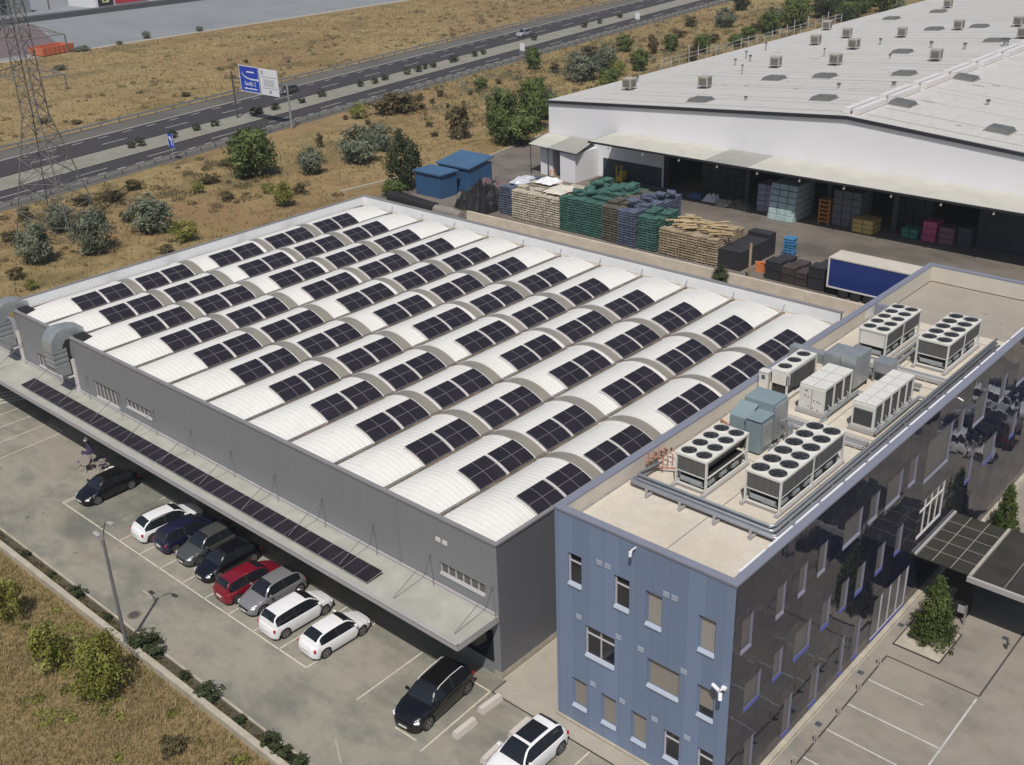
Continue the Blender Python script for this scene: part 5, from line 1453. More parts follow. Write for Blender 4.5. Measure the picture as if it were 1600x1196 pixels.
bales(-10.9,-9.2,82.8,84.8,1.9,3,'dull_pink',(0.24,0.13,0.16),'dull pinkish grey bales right of the pink ones')
bales(-8.9,-7.4,83.0,85.0,2.2,3,'dark_green',(0.05,0.075,0.08),'dark green bales at the right end of the open bay')
bales(-43.5,-37.2,86.0,88.5,5.0,6,'dark_rack',(0.07,0.065,0.06),'dark racks of goods deep in the left bay')
bales(-17.4,-13.0,86.0,88.0,5.2,7,'dark_crates_back',(0.05,0.07,0.07),'dark crates stacked deep behind the green and pink bales')
t = thing('orange_rack', 'orange metal rack between the mint bales and the grey sacks', 'rack', (-24.0,82.3,0))
b = MB(); m_ = mat('orange_metal',(0.55,0.22,0.04),.6)
for u in (-.6,.6):
    for v in (-.5,.5): b.box(u-.07,u+.07,v-.07,v+.07,0,3.0)
for k in range(6): b.box(-.6,.6,-.58,.58,.3+k*.5,.42+k*.5)
b.build('frame', m_, t)
t = thing('forklift', 'small yellow forklift standing under the left end of the awning', 'forklift', (-54.0,82.9,0), .3)
y_ = mat('yellow_paint',(0.60,0.42,0.03),.5)
b = MB(); b.box(-.5,.5,-.9,.9,.35,1.0); b.box(-.5,.5,.4,.95,1.0,1.4); b.build('body', y_, t, bevel=.06)
b = MB()
for u in (-.5,.44):
    b.box(u,u+.06,-.5,-.44,1.0,2.1); b.box(u,u+.06,.5,.56,1.0,2.1)
b.box(-.5,.5,-.5,.56,2.1,2.16); b.build('cage', M['steel_dark'], t)
b = MB(); b.box(-.4,-.3,-1.15,-1.0,.1,2.6); b.box(.3,.4,-1.15,-1.0,.1,2.6); b.box(-.35,-.25,-2.1,-1.15,.1,.15); b.box(.25,.35,-2.1,-1.15,.1,.15); b.build('mast', y_, t)
for u in (-.5,.5):
    for v in (-.6,.65): b = MB(); b.tube([(u-.1,v,.3),(u+.1,v,.3)],.3,12); b.build('wheel', M['rubber'], t)
for k, (x, y, sx, sy, h_, m_, lab) in enumerate(((-42.0,82.6,2.2,1.3,1.0,'cont_blue','blue sheet of waste in front of the left dark bay'),(-39.6,82.6,2.0,1.6,1.1,'white','pale heap of plastic waste in front of the left dark bay'),(-37.2,81.9,2.2,1.6,.8,'box','beige scrap heap left of the brown boards'),(-35.0,81.8,3.0,2.0,1.2,'pal_brown','heap of brown scrap boards left of the lilac bales'))):
    crumple('scrap_heap', lab, 'heap', x, y, 0, sx, sy, h_, M[m_], 20+k, 8)
# ================================================================ CARS
def interp(tab, y):
    if y <= tab[0][0]: return tab[0][1]
    for (a, p), (c, q) in zip(tab, tab[1:]):
        if y <= c:
            t = (y-a)/(c-a); t = t*t*(3-2*t)*.5+t*.5
            return p+(q-p)*t
    return tab[-1][1]
STY = {  # L, W, H, belt, hood, windscreen base (from front), windscreen top, roof end (from rear), rear glass base (from rear), wheel r
 'wagon': (4.75,1.83,1.46,.94,.80,1.22,2.05,.90,.24,.33),
 'hatch': (4.25,1.80,1.45,.95,.80,1.05,1.85,.95,.20,.33),
 'mpv':   (4.50,1.84,1.58,.98,.86,.98,1.90,.58,.14,.33),
 'suv':   (4.72,1.92,1.68,1.07,.98,1.28,2.05,.75,.20,.38),
 'cross': (4.40,1.86,1.55,1.01,.90,1.12,1.90,.95,.24,.35)}
def car(label, style, paint, x, y, rot, roof_m=None, group=None, rails=False, scale=1.0, glass_roof=False):
    L_, W_, H_, HB_, HH, WB, WT, RE, RB, RR = STY[style]
    hw = W_/2
    t = thing('parked_car', label, 'car', (x,y,0), rot, group)
    t.scale = (scale,)*3
    yf, yr = L_/2, -L_/2
    wf, wr = yf-.88, yr+.80
    deck = [(yr,.52),(yr+.05,.80),(yr+.16,HB_-.06),(yr+.45,HB_),(yf-WB-.15,HB_-.02),(yf-WB+.15,HH+.06),(yf-.55,HH-.04),(yf-.18,HH-.16),(yf-.05,.56),(yf,.44)]
    wid = [(yr,.60*hw),(yr+.06,.78*hw),(yr+.28,.93*hw),(yr+.8,hw),(0,hw),(yf-1.0,.995*hw),(yf-.5,.92*hw),(yf-.2,.78*hw),(yf-.06,.62*hw),(yf,.44*hw)]
    cl = .20
    N_ = 64
    rows = []
    for i in range(N_+1):
        yy = yr+(yf-yr)*i/N_
        zt, w_ = interp(deck,yy), interp(wid,yy)
        az = cl
        for c in (wf, wr):
            d = abs(yy-c)
            if d < RR+.06: az = max(az, RR+math.sqrt((RR+.06)**2-d*d)-.0)
        e_ = min(1, (yy-yr)/.25, (yf-yy)/.3)
        low = cl+.08*(1-max(0,e_))
        pts = [(0,zt+.035),(.55*w_,zt+.03),(.84*w_,zt),(.94*w_,zt-.055),(w_*.985,zt*.80),(w_,zt*.62),(w_*.99,.34)]
        row = []
        for j, (px_, pz) in enumerate(pts):
            if j >= 4: pz = max(pz, min(az, zt-.1))
            row.append((px_,yy,max(pz,low)))
        row.append((w_*.95,yy,max(az,low))); row.append((w_*.55,yy,low)); row.append((0,yy,low))
        rows.append(row)
    b = MB()
    for s_ in (1,-1):
        ids = [[b._v((p[0]*s_,p[1],p[2])) for p in r_] for r_ in rows]
        for a, c in zip(ids, ids[1:]):
            for j in range(len(a)-1):
                q = [a[j],a[j+1],c[j+1],c[j]]
                mid = rows[ids.index(a)] if False else None
                b.f.append(q if s_ < 0 else q[::-1]); b.m.append(1 if j >= 7 else 0)
        e0, e1 = ids[0], ids[-1]
        b.f.append(e0[:] if s_ > 0 else e0[::-1]); b.m.append(0); b.f.append(e1[::-1] if s_ > 0 else e1[:]); b.m.append(0)
    # greenhouse grid
    y0, y1 = yr+RB, yf-WB
    yt0, yt1 = yr+RE, yf-WT
    st = [y0+(yt0-y0)*k/4 for k in range(4)]+[yt0+(yt1-yt0)*k/12 for k in range(12)]+[yt1+(y1-yt1)*k/5 for k in range(6)]
    G_ = []
    for yy in st:
        if yy < yt0: f = math.sin((yy-y0)/(yt0-y0)*math.pi/2)**.8*.93
        elif yy > yt1: f = math.sin((y1-yy)/(y1-yt1)*math.pi/2)**.95*.97
        else:
            u = (yy-yt0)/(yt1-yt0); f = .93+.04*u+.055*math.sin(math.pi*u)**.8
        hb_ = interp(deck,yy)-.015
        z = hb_+(H_-hb_)*f
        wb = interp(wid,yy)*.915; wt = hw*.645
        we = wb+(wt-wb)*min(1,f)
        G_.append([(0,z+.02),(we*.55,z+.012),(we*.88,z-.012),(we,z-.065*min(1,f*2)),(wb,hb_)])
    gl = {'windscreen':MB(),'rear_window':MB(),'side_window':MB(),'side_window2':MB(),'roof':MB()}
    nb = len(st)
    bp_i = 4+6
    for s_ in (1,-1):
        for i in range(nb-1):
            ya, yb = st[i], st[i+1]
            reg = 'r' if i < 4 else ('m' if i < 16 else 'f')
            for j in range(4):
                P = [G_[i][j],G_[i][j+1],G_[i+1][j+1],G_[i+1][j]]; Y = (ya,ya,yb,yb)
                q = [(p[0]*s_,yy,p[1]) for p,yy in zip(P,Y)]
                if s_ > 0: q = q[::-1]
                if j == 3:
                    if i < (1 if style == 'wagon' else 2) or i == nb-2: b.face(q,0)
                    elif i in (bp_i,): b.face(q,2)
                    else: gl['side_window' if s_ > 0 else 'side_window2'].face(q)
                elif j == 2: b.face(q, 0)
                elif reg == 'm': gl['roof'].face(q)
                elif reg == 'f': gl['windscreen'].face(q)
                else:
                    gl['rear_window'].face(q) if i >= 1 else b.face(q,0)
    o = b.build('body', [paint, M['trim'], M['trim']], t, smooth=True)
    o.data.set_sharp_from_angle(angle=R(38))
    for k_, mb in gl.items():
        nm = 'side_window' if k_ == 'side_window2' else k_
        m_ = (roof_m or paint) if nm == 'roof' else M['dark_glass']
        q = mb.build(nm, m_, t, smooth=True)
        if nm == 'side_window':
            c = MB(); s_ = 1 if k_ == 'side_window' else -1
    if glass_roof:
        g_ = MB(); zz = H_+.012
        ya, yb = yt0+.45, yt1-.15
        n0 = 6
        for i in range(n0):
            u0, u1 = ya+(yb-ya)*i/n0, ya+(yb-ya)*(i+1)/n0
            def zt_(u): uu = (u-yt0)/(yt1-yt0); return HB_+(H_-HB_)*(.93+.04*uu+.055*math.sin(math.pi*uu)**.8)+.034
            g_.face([(-.5,u0,zt_(u0)-.006),(.5,u0,zt_(u0)-.006),(.5,u1,zt_(u1)-.006),(-.5,u1,zt_(u1)-.006)])
        g_.build('glass_roof', M['dark_glass'], t)
    if rails:
        for s_ in (-1,1):
            g_ = MB(); zr_ = H_-.045; g_.tube([(s_*hw*.66,yt0-.05,zr_-.1),(s_*hw*.66,yt0+.1,zr_+.04),(s_*hw*.66,(yt0+yt1)/2,zr_+.09),(s_*hw*.66,yt1-.1,zr_+.02),(s_*hw*.66,yt1+.1,zr_-.08)],.022,6); g_.build('roof_rail', M['rail'] if rails == 'c' else M['trim'], t)
    # arches liner + wheels
    g_ = MB()
    for c in (wf, wr): g_.box(-hw*.82,hw*.82,c-RR-.02,c+RR+.02,.22,RR*1.9)
    g_.build('wheel_arch', M['black'], t)
    for c in (wf, wr):
        for s_ in (-1,1):
            xo, xi = s_*(hw-.015), s_*(hw-.23)
            g_ = MB(); g_.tube([(xi,c,RR),(xo-s_*.03,c,RR)],RR,22); g_.tube([(xo-s_*.03,c,RR),(xo,c,RR)],RR*.99,22,r2=RR*.9); wo = g_.build('wheel', M['rubber'], t, smooth=False)
            g_ = MB()
            for k in range(10):
                a = 2*math.pi*k/10
                if k % 2 == 0:
                    d = .26
                    g_.face([(xo+s_*.006,c+RR*.12*math.cos(a-.6),RR+RR*.12*math.sin(a-.6)),(xo+s_*.006,c+RR*.66*math.cos(a-d),RR+RR*.66*math.sin(a-d)),(xo+s_*.006,c+RR*.66*math.cos(a+d),RR+RR*.66*math.sin(a+d)),(xo+s_*.006,c+RR*.12*math.cos(a+.6),RR+RR*.12*math.sin(a+.6))][::s_])
            g_.disc((xo+s_*.006,c,RR),RR*.72,'x',22,0,RR*.62, flip=s_<0)
            g_.disc((xo+s_*.008,c,RR),RR*.17,'x',10,0, flip=s_<0)
            g_.build('rim', M['rim'], wo)
    # lights, mirrors, plates
    for s_ in (-1,1):
        g_ = MB(); zc = HH-.19
        g_.T = Matrix.Translation((s_*.70*hw,yf-.30,zc-.015)) @ Matrix.Rotation(-s_*.6,4,'Z') @ Matrix.Rotation(-.5,4,'X')
        g_.box(-.14,.14,-.17,.15,-.04,.045); g_.build('headlight', M['headlight'], t, bevel=.03)
        g_ = MB(); g_.T = Matrix.Translation((s_*.83*hw,yr+.17,HB_-.20)) @ Matrix.Rotation(s_*.6,4,'Z')
        g_.box(-.08,.05,-.08,.04,-.10,.08); g_.build('tail_light', M['taillight'], t, bevel=.02)
        g_ = MB(); g_.T = Matrix.Translation((s_*(hw*.93+.13),yf-WB-.30,HB_+.08)); g_.box(-.13,.09,-.06,.07,-.07,.08); g_.build('wing_mirror', paint, t, bevel=.03)
    g_ = MB(); g_.box(-.26,.26,yr-.018,yr+.03,.55,.66); g_.build('number_plate', M['plate'], t)
    g_ = MB(); g_.box(-.26,.26,yf-.03,yf+.018,.36,.47); g_.build('number_plate', M['plate'], t)
    g_ = MB(); g_.box(-.42,.42,yf-.10,yf+.008,.50,.60); g_.build('grille', M['trim'], t)
    return t
P_ = {'white': mat_paint('white_car_paint',(0.74,0.74,0.75),.0,.3), 'navy': mat_paint('navy_car_paint',(0.012,0.014,0.05)), 'grey': mat_paint('dark_grey_car_paint',(0.085,0.088,0.085)),
 'black': mat_paint('black_car_paint',(0.006,0.006,0.008)), 'red': mat_paint('dark_red_car_paint',(0.24,0.008,0.025)), 'silver': mat_paint('silver_grey_car_paint',(0.24,0.24,0.25)), 'dnavy': mat_paint('blue_black_car_paint',(0.006,0.006,0.012)), 'lsilver': mat_paint('light_silver_car_paint',(0.42,0.43,0.45))}
G1 = 'cars parked in the bay row under the canopy'
UPR, DWN = 0.0, math.pi
car('white hatchback with black rear window, nearest the right end of the parked row','hatch',P_['white'],-9.42,-3.62,-.03,group=G1)
car('white people carrier with red tail light next to the white hatchback','mpv',P_['white'],-12.58,-3.88,-.02,group=G1)
car('silver-grey car with its bonnet towards the car park lane','cross',P_['silver'],-15.35,-3.55,DWN,group=G1,scale=.97)
car('dark red people carrier between the silver-grey and navy cars','mpv',P_['red'],-17.4,-3.75,-.02,group=G1,scale=.96)
car('blue-black car with bright headlight between the red and dark grey cars','hatch',P_['dnavy'],-20.25,-3.35,DWN,group=G1)
car('dark grey crossover with shiny windscreen pillar facing the lane','cross',P_['grey'],-22.65,-3.05,DWN,group=G1)
car('navy blue people carrier with its rear towards the lane next to the white estate','mpv',P_['navy'],-25.0,-3.15,-.02,group=G1,scale=.96)
car('white estate car with roof rails at the left end of the tight row','wagon',P_['white'],-27.25,-3.2,-.06,group=G1,rails='k')
car('black hatchback with blue reflection in its windscreen standing alone at the left','hatch',P_['black'],-34.6,-3.5,DWN+.03,scale=1.03)
car('large black sport utility car with chrome roof rails near the corner of the office','suv',P_['black'],-1.35,-3.75,DWN+.10,rails='c',scale=1.04)
car('white sport utility car with black glass roof cut by the bottom edge of the photo','suv',P_['white'],5.0,-3.75,DWN+.0,glass_roof=True)
# cars seen mirrored in the side wall
cols = ['white','black','lsilver','white','navy','white','grey','lsilver','black','white']
nm = {'white':'white','black':'black','lsilver':'light silver','navy':'navy','grey':'dark grey'}
for k in range(10):
    row, i = divmod(k, 5)
    car('%s car reflected in the mirrored wall, %s row, %s from the entrance' % (nm[cols[k]], 'near' if row == 0 else 'far', ordinal(i+1)), ('hatch','suv','cross','mpv','hatch')[i], P_[cols[k]], 18.3+row*6.2, 39.2+i*2.7+row*.6, -math.pi/2 if (k % 3) else math.pi/2, group='cars reflected in the mirrored wall')
# vehicle on the highway: white van towing
t = car('light grey pickup driving on the far lanes of the highway','suv',P_['lsilver'],xm(177)-9.2,177,math.pi+math.atan(.14))
t.name = 'moving_car'
t = car('small dark car on the highway just right of the white road sign','hatch',P_['grey'],xm(98)-11.9,98,math.pi+.15)
t.name = 'moving_car'
# concrete wheel stops
wp = None
for k, (x, y, lab) in enumerate(((0.95,-1.95,'pale concrete block nearest the corner of the drain line'),(1.15,-4.05,'pale concrete block nearest the black sport utility car bonnet'),(3.3,-2.25,'pale concrete block left of the white car with glass roof, upper one'),(3.4,-4.4,'pale concrete block left of the white car with glass roof, lower one'))):
    b = MB(); q0 = [(-.22,-.75,0),(.22,-.75,0),(.22,.75,0),(-.22,.75,0)]; q1 = [(-.14,-.70,.32),(.14,-.70,.32),(.14,.70,.32),(-.14,.70,.32)]
    b.face(q1)
    for i in range(4): b.face([q0[i],q0[(i+1)%4],q1[(i+1)%4],q1[i]])
    if wp is None: wp = o = b.build('concrete_block', mat('pale_precast',(0.50,0.46,0.42),.85,var=.1), bevel=.02)
    else: o = wp.copy(); COL.objects.link(o)
    o.location = (x,y,0); o.rotation_euler = (0,0,.04*(k-1)); tag(o, lab, 'concrete block', 'concrete blocks between the bays')
# ================================================================ STREET LAMP, CHAIRS, SIGNS, PYLON
t = thing('street_lamp', 'grey twin headed street lamp rising from the planting strip', 'street lamp', (-18.1,-11.7,0))
b = MB(); b.tube([(0,0,0),(0,0,4),(.02,.02,7.3)], .11, 10, r2=.08); b.tube([(0,0,0),(0,0,.5)],.14,10); b.build('pole', M['rod'], t)
b = MB(); b.tube([(.02,.02,7.0),(.25,.05,7.9),(.55,.1,8.55),(.95,.15,8.75)],.04,8); b.tube([(.02,.02,6.6),(-.2,0,7.1),(-.6,-.05,7.28)],.04,8); b.build('arm', M['rod'], t)
for x_, z_, r_ in ((1.15,8.76,.2),(-.8,7.27,-.1)):
    b = MB(); b.T = Matrix.Translation((x_,.1,z_)) @ Matrix.Rotation(-r_,4,'Y'); b.box(-.26,.26,-.12,.12,-.05,.05); b.build('lamp_head', M['canopy_edge'], t, bevel=.04)

def chair(x, y, rz_, lab, c):
    t = thing('garden_chair', lab, 'chair', (x,y,0), rz_, 'garden chairs by the black car')
    b = MB(); b.box(-.26,.26,-.25,.25,.43,.5); b.build('seat', c, t, bevel=.02)
    b = MB(); b.T = Matrix.Translation((0,.27,.5)) @ Matrix.Rotation(-.25,4,'X'); b.box(-.26,.26,-.04,.04,0,.6); b.build('backrest', c, t, bevel=.02)
    for u in (-.23,.23):
        for v in (-.22,.22): b = MB(); b.tube([(u,v,.43),(u*1.15,v*1.2,0)],.025,6); b.build('leg', M['pinkmetal'], t)
    b = MB(); b.tube([(-.3,-.25,.66),(-.3,.3,.7)],.03,6); b.tube([(.3,-.25,.66),(.3,.3,.7)],.03,6); b.build('armrest', M['pinkmetal'], t)
M['pinkmetal'] = mat('pale_pink_frame',(0.42,0.33,0.30),.5)
pur = mat('dark_purple_fabric',(0.05,0.035,0.09),.8)
chair(-39.6,-2.7,.4,'purple cushioned garden chair farthest from the black car',pur)
chair(-38.0,-2.0,-.6,'purple cushioned garden chair nearest the black car under the canopy',pur)
t = thing('garden_table', 'round beige table tipped up among the purple chairs', 'table', (-38.7,-2.9,0), .3)
b = MB(); b.T = Matrix.Translation((0,0,.95)) @ Matrix.Rotation(1.1,4,'X') @ Matrix.Rotation(.3,4,'Y'); b.tube([(0,0,-.03),(0,0,.03)],.42,24); b.build('table_top', mat('beige_table',(0.24,0.20,0.18),.6), t)
b = MB(); b.tube([(0,.1,.9),(.1,-.3,.0)],.04,6); b.tube([(0,.1,.9),(-.5,-.2,0)],.035,6); b.tube([(0,.1,.9),(.3,.4,0)],.035,6); b.build('leg', M['pinkmetal'], t)
t = thing('parasol', 'closed purple parasol with white top leaning over the garden table', 'parasol', (-39.4,-2.0,0), 0)
b = MB(); b.tube([(0,0,0),(-.1,-.1,2.2)],.025,6); b.build('pole', M['pinkmetal'], t)
b = MB(); b.tube([(-.02,-.02,.9),(-.06,-.06,1.5),(-.1,-.1,2.1)],.28,10,r2=.08); b.build('fabric', pur, t)
b = MB(); b.tube([(-.1,-.1,2.0),(-.12,-.12,2.25)],.2,12,r2=.08); b.build('cap', M['white'], t)
for k,(x,y) in enumerate(((-37.2,-1.75),(-37.1,-2.1))):
    b = MB(); b.tube([(0,0,0),(0,0,.35)],.16,14,r2=.22); tag(b.build('bucket', M['rail'], loc=(x,y,0)), 'small white bucket beside the black car, %s' % ('nearer the wall' if k == 0 else 'farther from the wall'), 'bucket')

def text_mesh(s, size, m, parent, M4):
    cu = bpy.data.curves.new('lettering', 'FONT'); cu.body = s; cu.size = size; cu.extrude = .01; cu.align_x = 'CENTER'
    o = bpy.data.objects.new('tmp', cu); COL.objects.link(o)
    bpy.context.view_layer.update()
    me = bpy.data.meshes.new_from_object(o); bpy.data.objects.remove(o)
    me.materials.clear(); me.materials.append(m)
    q = bpy.data.objects.new('lettering', me); COL.objects.link(q); q.parent = parent; q.matrix_local = M4
    return q
white_s = mat('sign_white',(0.70,0.71,0.74),.5,var=.03)
blue_s = mat('sign_blue',(0.01,0.05,0.42),.45,var=.05)
greyt = mat('sign_grey_print',(0.30,0.31,0.36),.5,var=.03)
RT = Matrix.Rotation(R(90),4,'X')
t = thing('motorway_sign', 'blue motorway direction panel with white lettering above the highway', 'road sign', (-129.2,78.1,0))
b = MB(); b.box(-2.7,2.7,-.06,.06,5.05,9.35); b.build('panel', blue_s, t)
b = MB()
for q in ((-2.78,-2.66,5.0,9.4),(2.66,2.78,5.0,9.4),(-2.66,2.66,5.0,5.12),(-2.66,2.66,9.28,9.4)): b.box(q[0],q[1],-.08,-.062,q[2],q[3])
b.build('border', white_s, t)
b = MB()
for k in range(8):
    a0, a1 = math.pi*(1.02+.45*k/8), math.pi*(1.02+.45*(k+1)/8)
    P = [(.5+2.6*math.cos(a),8.3+1.15*math.sin(a)) for a in (a0,a1)]
    b.face([(P[0][0],-.07,P[0][1]),(P[1][0],-.07,P[1][1]),(P[1][0],-.07,P[1][1]+.22),(P[0][0],-.07,P[0][1]+.2)])
b.box(.3,2.3,-.075,-.065,7.1,7.35); b.face([(2.2,-.07,6.9),(2.6,-.07,7.2),(2.2,-.07,7.55)])
b.build('arrow', white_s, t)
text_mesh('Sevilla 2', 1.0, white_s, t, Matrix.Translation((.1,-.08,6.1)) @ RT)
b = MB()
for k in range(7): b.box(-1.9+k*.55,-1.35+k*.55,-.075-.001*(k%2),-.065,5.5,5.66+.08*(k%2))
b.build('small_print', white_s, t)
b = MB()
for k in range(6): b.box(-.7+k*.36,-.34+k*.36,-.075-.001*(k%2),-.065,8.3,8.48+.08*(k%2))
b.build('small_print', white_s, t)
b = MB(); b.tube([(-5.4,.1,0),(-5.4,.1,8.0)],.16,8); b.build('post', M['steel_dark'], t)
b = MB(); b.tube([(-5.4,.3,6.9),(2.8,.3,6.9)],.10,6); b.tube([(-5.4,.3,6.2),(2.8,.3,6.2)],.08,6); b.build('truss', M['steel_dark'], t)
t = thing('motorway_sign', 'white motorway information panel with grey print beside the blue one', 'road sign', (-123.8,78.1,0))
b = MB(); b.box(-2.45,2.45,-.06,.06,5.0,9.3); b.build('panel', white_s, t)
b = MB(); b.box(-2.0,2.3,-.07,-.062,7.95,8.05); b.box(-2.0,2.3,-.07,-.062,6.1,6.2); b.box(-1.9,-1.4,-.07,-.062,8.4,9.0)
for k in range(6): b.box(-1.5,1.5,-.07,-.062,6.5+k*.2,6.58+k*.2)
b.face([(-.3,-.07,5.3),(.3,-.07,5.3),(.6,-.07,5.8),(.1,-.07,5.9)])
b.build('print', greyt, t)
b = MB(); b.tube([(4.7,.1,0),(4.7,.1,7.2)],.17,8); b.build('post', M['steel'], t)
b = MB(); b.tube([(-2.4,.3,6.9),(4.7,.3,6.9)],.10,6); b.build('truss', M['steel_dark'], t)
t = thing('road_sign', 'small blue square road sign with a white arrow on the near verge', 'road sign', (xm(54)+9.9,54.1,0))
b = MB(); b.tube([(0,.05,0),(0,.05,2.2)],.05,6); b.build('post', M['steel'], t)
b = MB(); b.box(-.8,.8,-.03,.03,2.0,4.0); b.build('panel', blue_s, t)
b = MB(); b.box(-.75,-.65,-.04,-.032,2.05,3.95); b.box(.65,.75,-.04,-.032,2.05,3.95); b.box(.1,.3,-.04,-.032,2.3,3.2); b.face([(-.1,-.035,3.1),(.5,-.035,3.1),(.05,-.035,3.7),(-.5,-.035,3.5)]); b.build('arrow', white_s, t)
for k, y in enumerate((152.0, 205.0)):
    t = thing('road_sign', 'small pale road sign on the near highway verge, %s' % ('nearer one' if k == 0 else 'farther one'), 'road sign', (xm(y)+8.9,y,0))
    b = MB(); b.tube([(0,.05,0),(0,.05,2.6)],.06,6); b.build('post', M['steel'], t)
    b = MB(); b.box(-.7,.7,-.03,.03,1.6,3.2); b.build('panel', white_s, t)

t = thing('electricity_pylon', 'tall grey lattice electricity pylon standing in the dry field at the left', 'pylon', (-96,25,0), .55)
def hz(z):
    return 3.7+(1.05-3.7)*min(z,14.5)/14.5 if z < 14.5 else 1.05-.3*(z-14.5)/25
levels = [0,3.6,6.8,9.6,12.0,14.2,16,17.8,19.6,21.4,23.2,25,26.8,28.6,30.6,33,36]
for sx, sy in ((-1,-1),(1,-1),(1,1),(-1,1)):
    b = MB(); b.tube([(sx*hz(z),sy*hz(z),z) for z in (0,14.5,36)], .085, 5); b.build('leg', M['lattice'], t)
b = MB()
for z0, z1 in zip(levels, levels[1:]):
    a, c = hz(z0), hz(z1)
    C0 = [(-a,-a,z0),(a,-a,z0),(a,a,z0),(-a,a,z0)]; C1 = [(-c,-c,z1),(c,-c,z1),(c,c,z1),(-c,c,z1)]
    for i in range(4):
        j = (i+1)%4
        b.tube([C0[i],C1[j]],.04,4,caps=False); b.tube([C0[j],C1[i]],.04,4,caps=False); b.tube([C1[i],C1[j]],.035,4,caps=False)
        if z0 < 14:
            X_ = [(C0[i][k]+C1[j][k]+C0[j][k]+C1[i][k])/4 for k in range(3)]
            b.tube([X_,[(C0[i][k]+C1[i][k])/2 for k in range(3)]],.03,4,caps=False); b.tube([X_,[(C0[j][k]+C1[j][k])/2 for k in range(3)]],.03,4,caps=False)
b.build('bracing', M['lattice'], t)
for z, ln in ((18.6,4.8),(23.0,5.8),(27.4,4.6)):
    b = MB(); h_ = hz(z)
    for s_ in (-1,1):
        for v in (-h_,h_):
            b.tube([(s_*h_,v,z),(s_*ln,0,z+.5)],.06,4); b.tube([(s_*h_,v,z+1.5),(s_*ln,0,z+.5)],.06,4)
        for k in range(1,5):
            f = k/5; x_ = s_*(h_+(ln-h_)*f); v = h_*(1-f)
            b.tube([(x_,-v,z+.5*f),(x_,v,z+.5*f)],.04,4); b.tube([(x_,v,z+.5*f),(x_-s_*.5,v+.1,z+1.5-f)],.035,4); b.tube([(x_,-v,z+.5*f),(x_-s_*.5,-v-.1,z+1.5-f)],.035,4)
        b.tube([(s_*ln,0,z+.5),(s_*ln,0,z-1.3)],.09,5)
    b.build('cross_arm', M['lattice'], t)

# ================================================================ VEGETATION
def crown_mesh(seed, kind, nclump, nleaf, ls):
    r_ = random.Random(seed); b = MB()
    for c in range(nclump):
        while True:
            x, y, z = r_.uniform(-1,1), r_.uniform(-1,1), r_.uniform(-1,1)
            d = math.sqrt(x*x+y*y+z*z)
            if .35 < d < 1: break
        if kind == 'cone':
            zz = r_.random()**1.35; a = r_.uniform(0,6.283); rr_ = (1-zz)**.8*r_.uniform(.55,1.05)*1.0
            x, y, z = rr_*math.cos(a), rr_*math.sin(a), zz*1.9-.92
        elif kind == 'tall':
            k_ = 1-.45*max(0,z); x *= k_; y *= k_
        elif kind == 'loose':
            z = z*.9; x *= r_.uniform(.7,1.15); y *= r_.uniform(.7,1.15)
        tone = r_.uniform(0,.7)
        cr = r_.uniform(.16,.30) if kind != 'cone' else r_.uniform(.10,.18)
        ph = r_.uniform(.7,1.1)
        x *= ph; y *= ph
        for l in range(nleaf):
            dx, dy, dz = r_.gauss(0,cr*.55), r_.gauss(0,cr*.55), r_.gauss(0,cr*.5)
            px_, py_, pz = x+dx, y+dy, max(-1.0, z+dz)
            n = Vector((px_+r_.uniform(-.7,.7), py_+r_.uniform(-.7,.7), pz*.7+.35+r_.uniform(-.7,.7))).normalized()
            u = n.orthogonal().normalized(); w_ = n.cross(u)
            a = r_.uniform(0,6.28); u, w_ = u*math.cos(a)+w_*math.sin(a), w_*math.cos(a)-u*math.sin(a)
            s_ = ls*r_.uniform(.6,1.4); s2 = s_*r_.uniform(.4,.8)
            p = Vector((px_,py_,pz))
            k_ = min(1,max(0,tone+r_.uniform(-.18,.3)))
            b.face([p-u*s_, p-w_*s2*.6+u*s_*.1, p+u*s_, p+w_*s2], 0, [(k_,0),(k_,0),(k_,1),(k_,1)])
    return b
PR = {}
def proto(kind_):
    spec = {'G':('round',90,46,.085,'leaf_G'),'O':('round',95,46,.07,'leaf_O'),'T':('tall',100,46,.07,'leaf_T'),'Y':('loose',50,34,.08,'leaf_Y'),'D':('loose',42,34,.10,'leaf_D'),'C':('cone',230,36,.055,'leaf_C'),'YB':('round',120,52,.055,'leaf_Y'),'M':('round',30,30,.13,'leaf_T')}[kind_]
    out_ = []
    for v in range(2 if kind_ not in ('C','YB') else 1):
        t = bpy.data.objects.new('shrub', None); COL.objects.link(t); t.location = (0,0,-500)
        b = crown_mesh(hash(kind_) % 97+v if False else ord(kind_[0])*3+v, *spec[:4])
        c = b.build('crown', M[spec[4]], t); c.location = (0,0,1.0)
        b = MB()
        b.tube([(0,0,-.04),(.03,.02,.4),(0,0,.9)], .05, 6, r2=.02)
        for k in range(4): a = k*1.6+v; b.tube([(0,0,.3),(.25*math.cos(a),.25*math.sin(a),.75)], .025, 5, r2=.01)
        b.build('trunk' if kind_ in 'GTC' or kind_ == 'YB' else 'stem', M['bark'], t)
        out_.append(t)
    return out_
GN = {'G':('tree','green leafy tree','tree','green trees'),'T':('tree','dark green tree','tree','dark green trees'),'O':('shrub','grey-green olive coloured shrub','shrub','grey-green shrubs'),'Y':('shrub','yellow-green shrub','shrub','yellow-green shrubs'),'D':('shrub','dry brownish bush','bush','dry bushes'),'M':('shrub','small dark bush','bush','bushes in the highway median'),'C':('conifer','conifer','tree','conifers'),'YB':('tree','yellow-green leafy tree','tree','x')}
cnt = {}
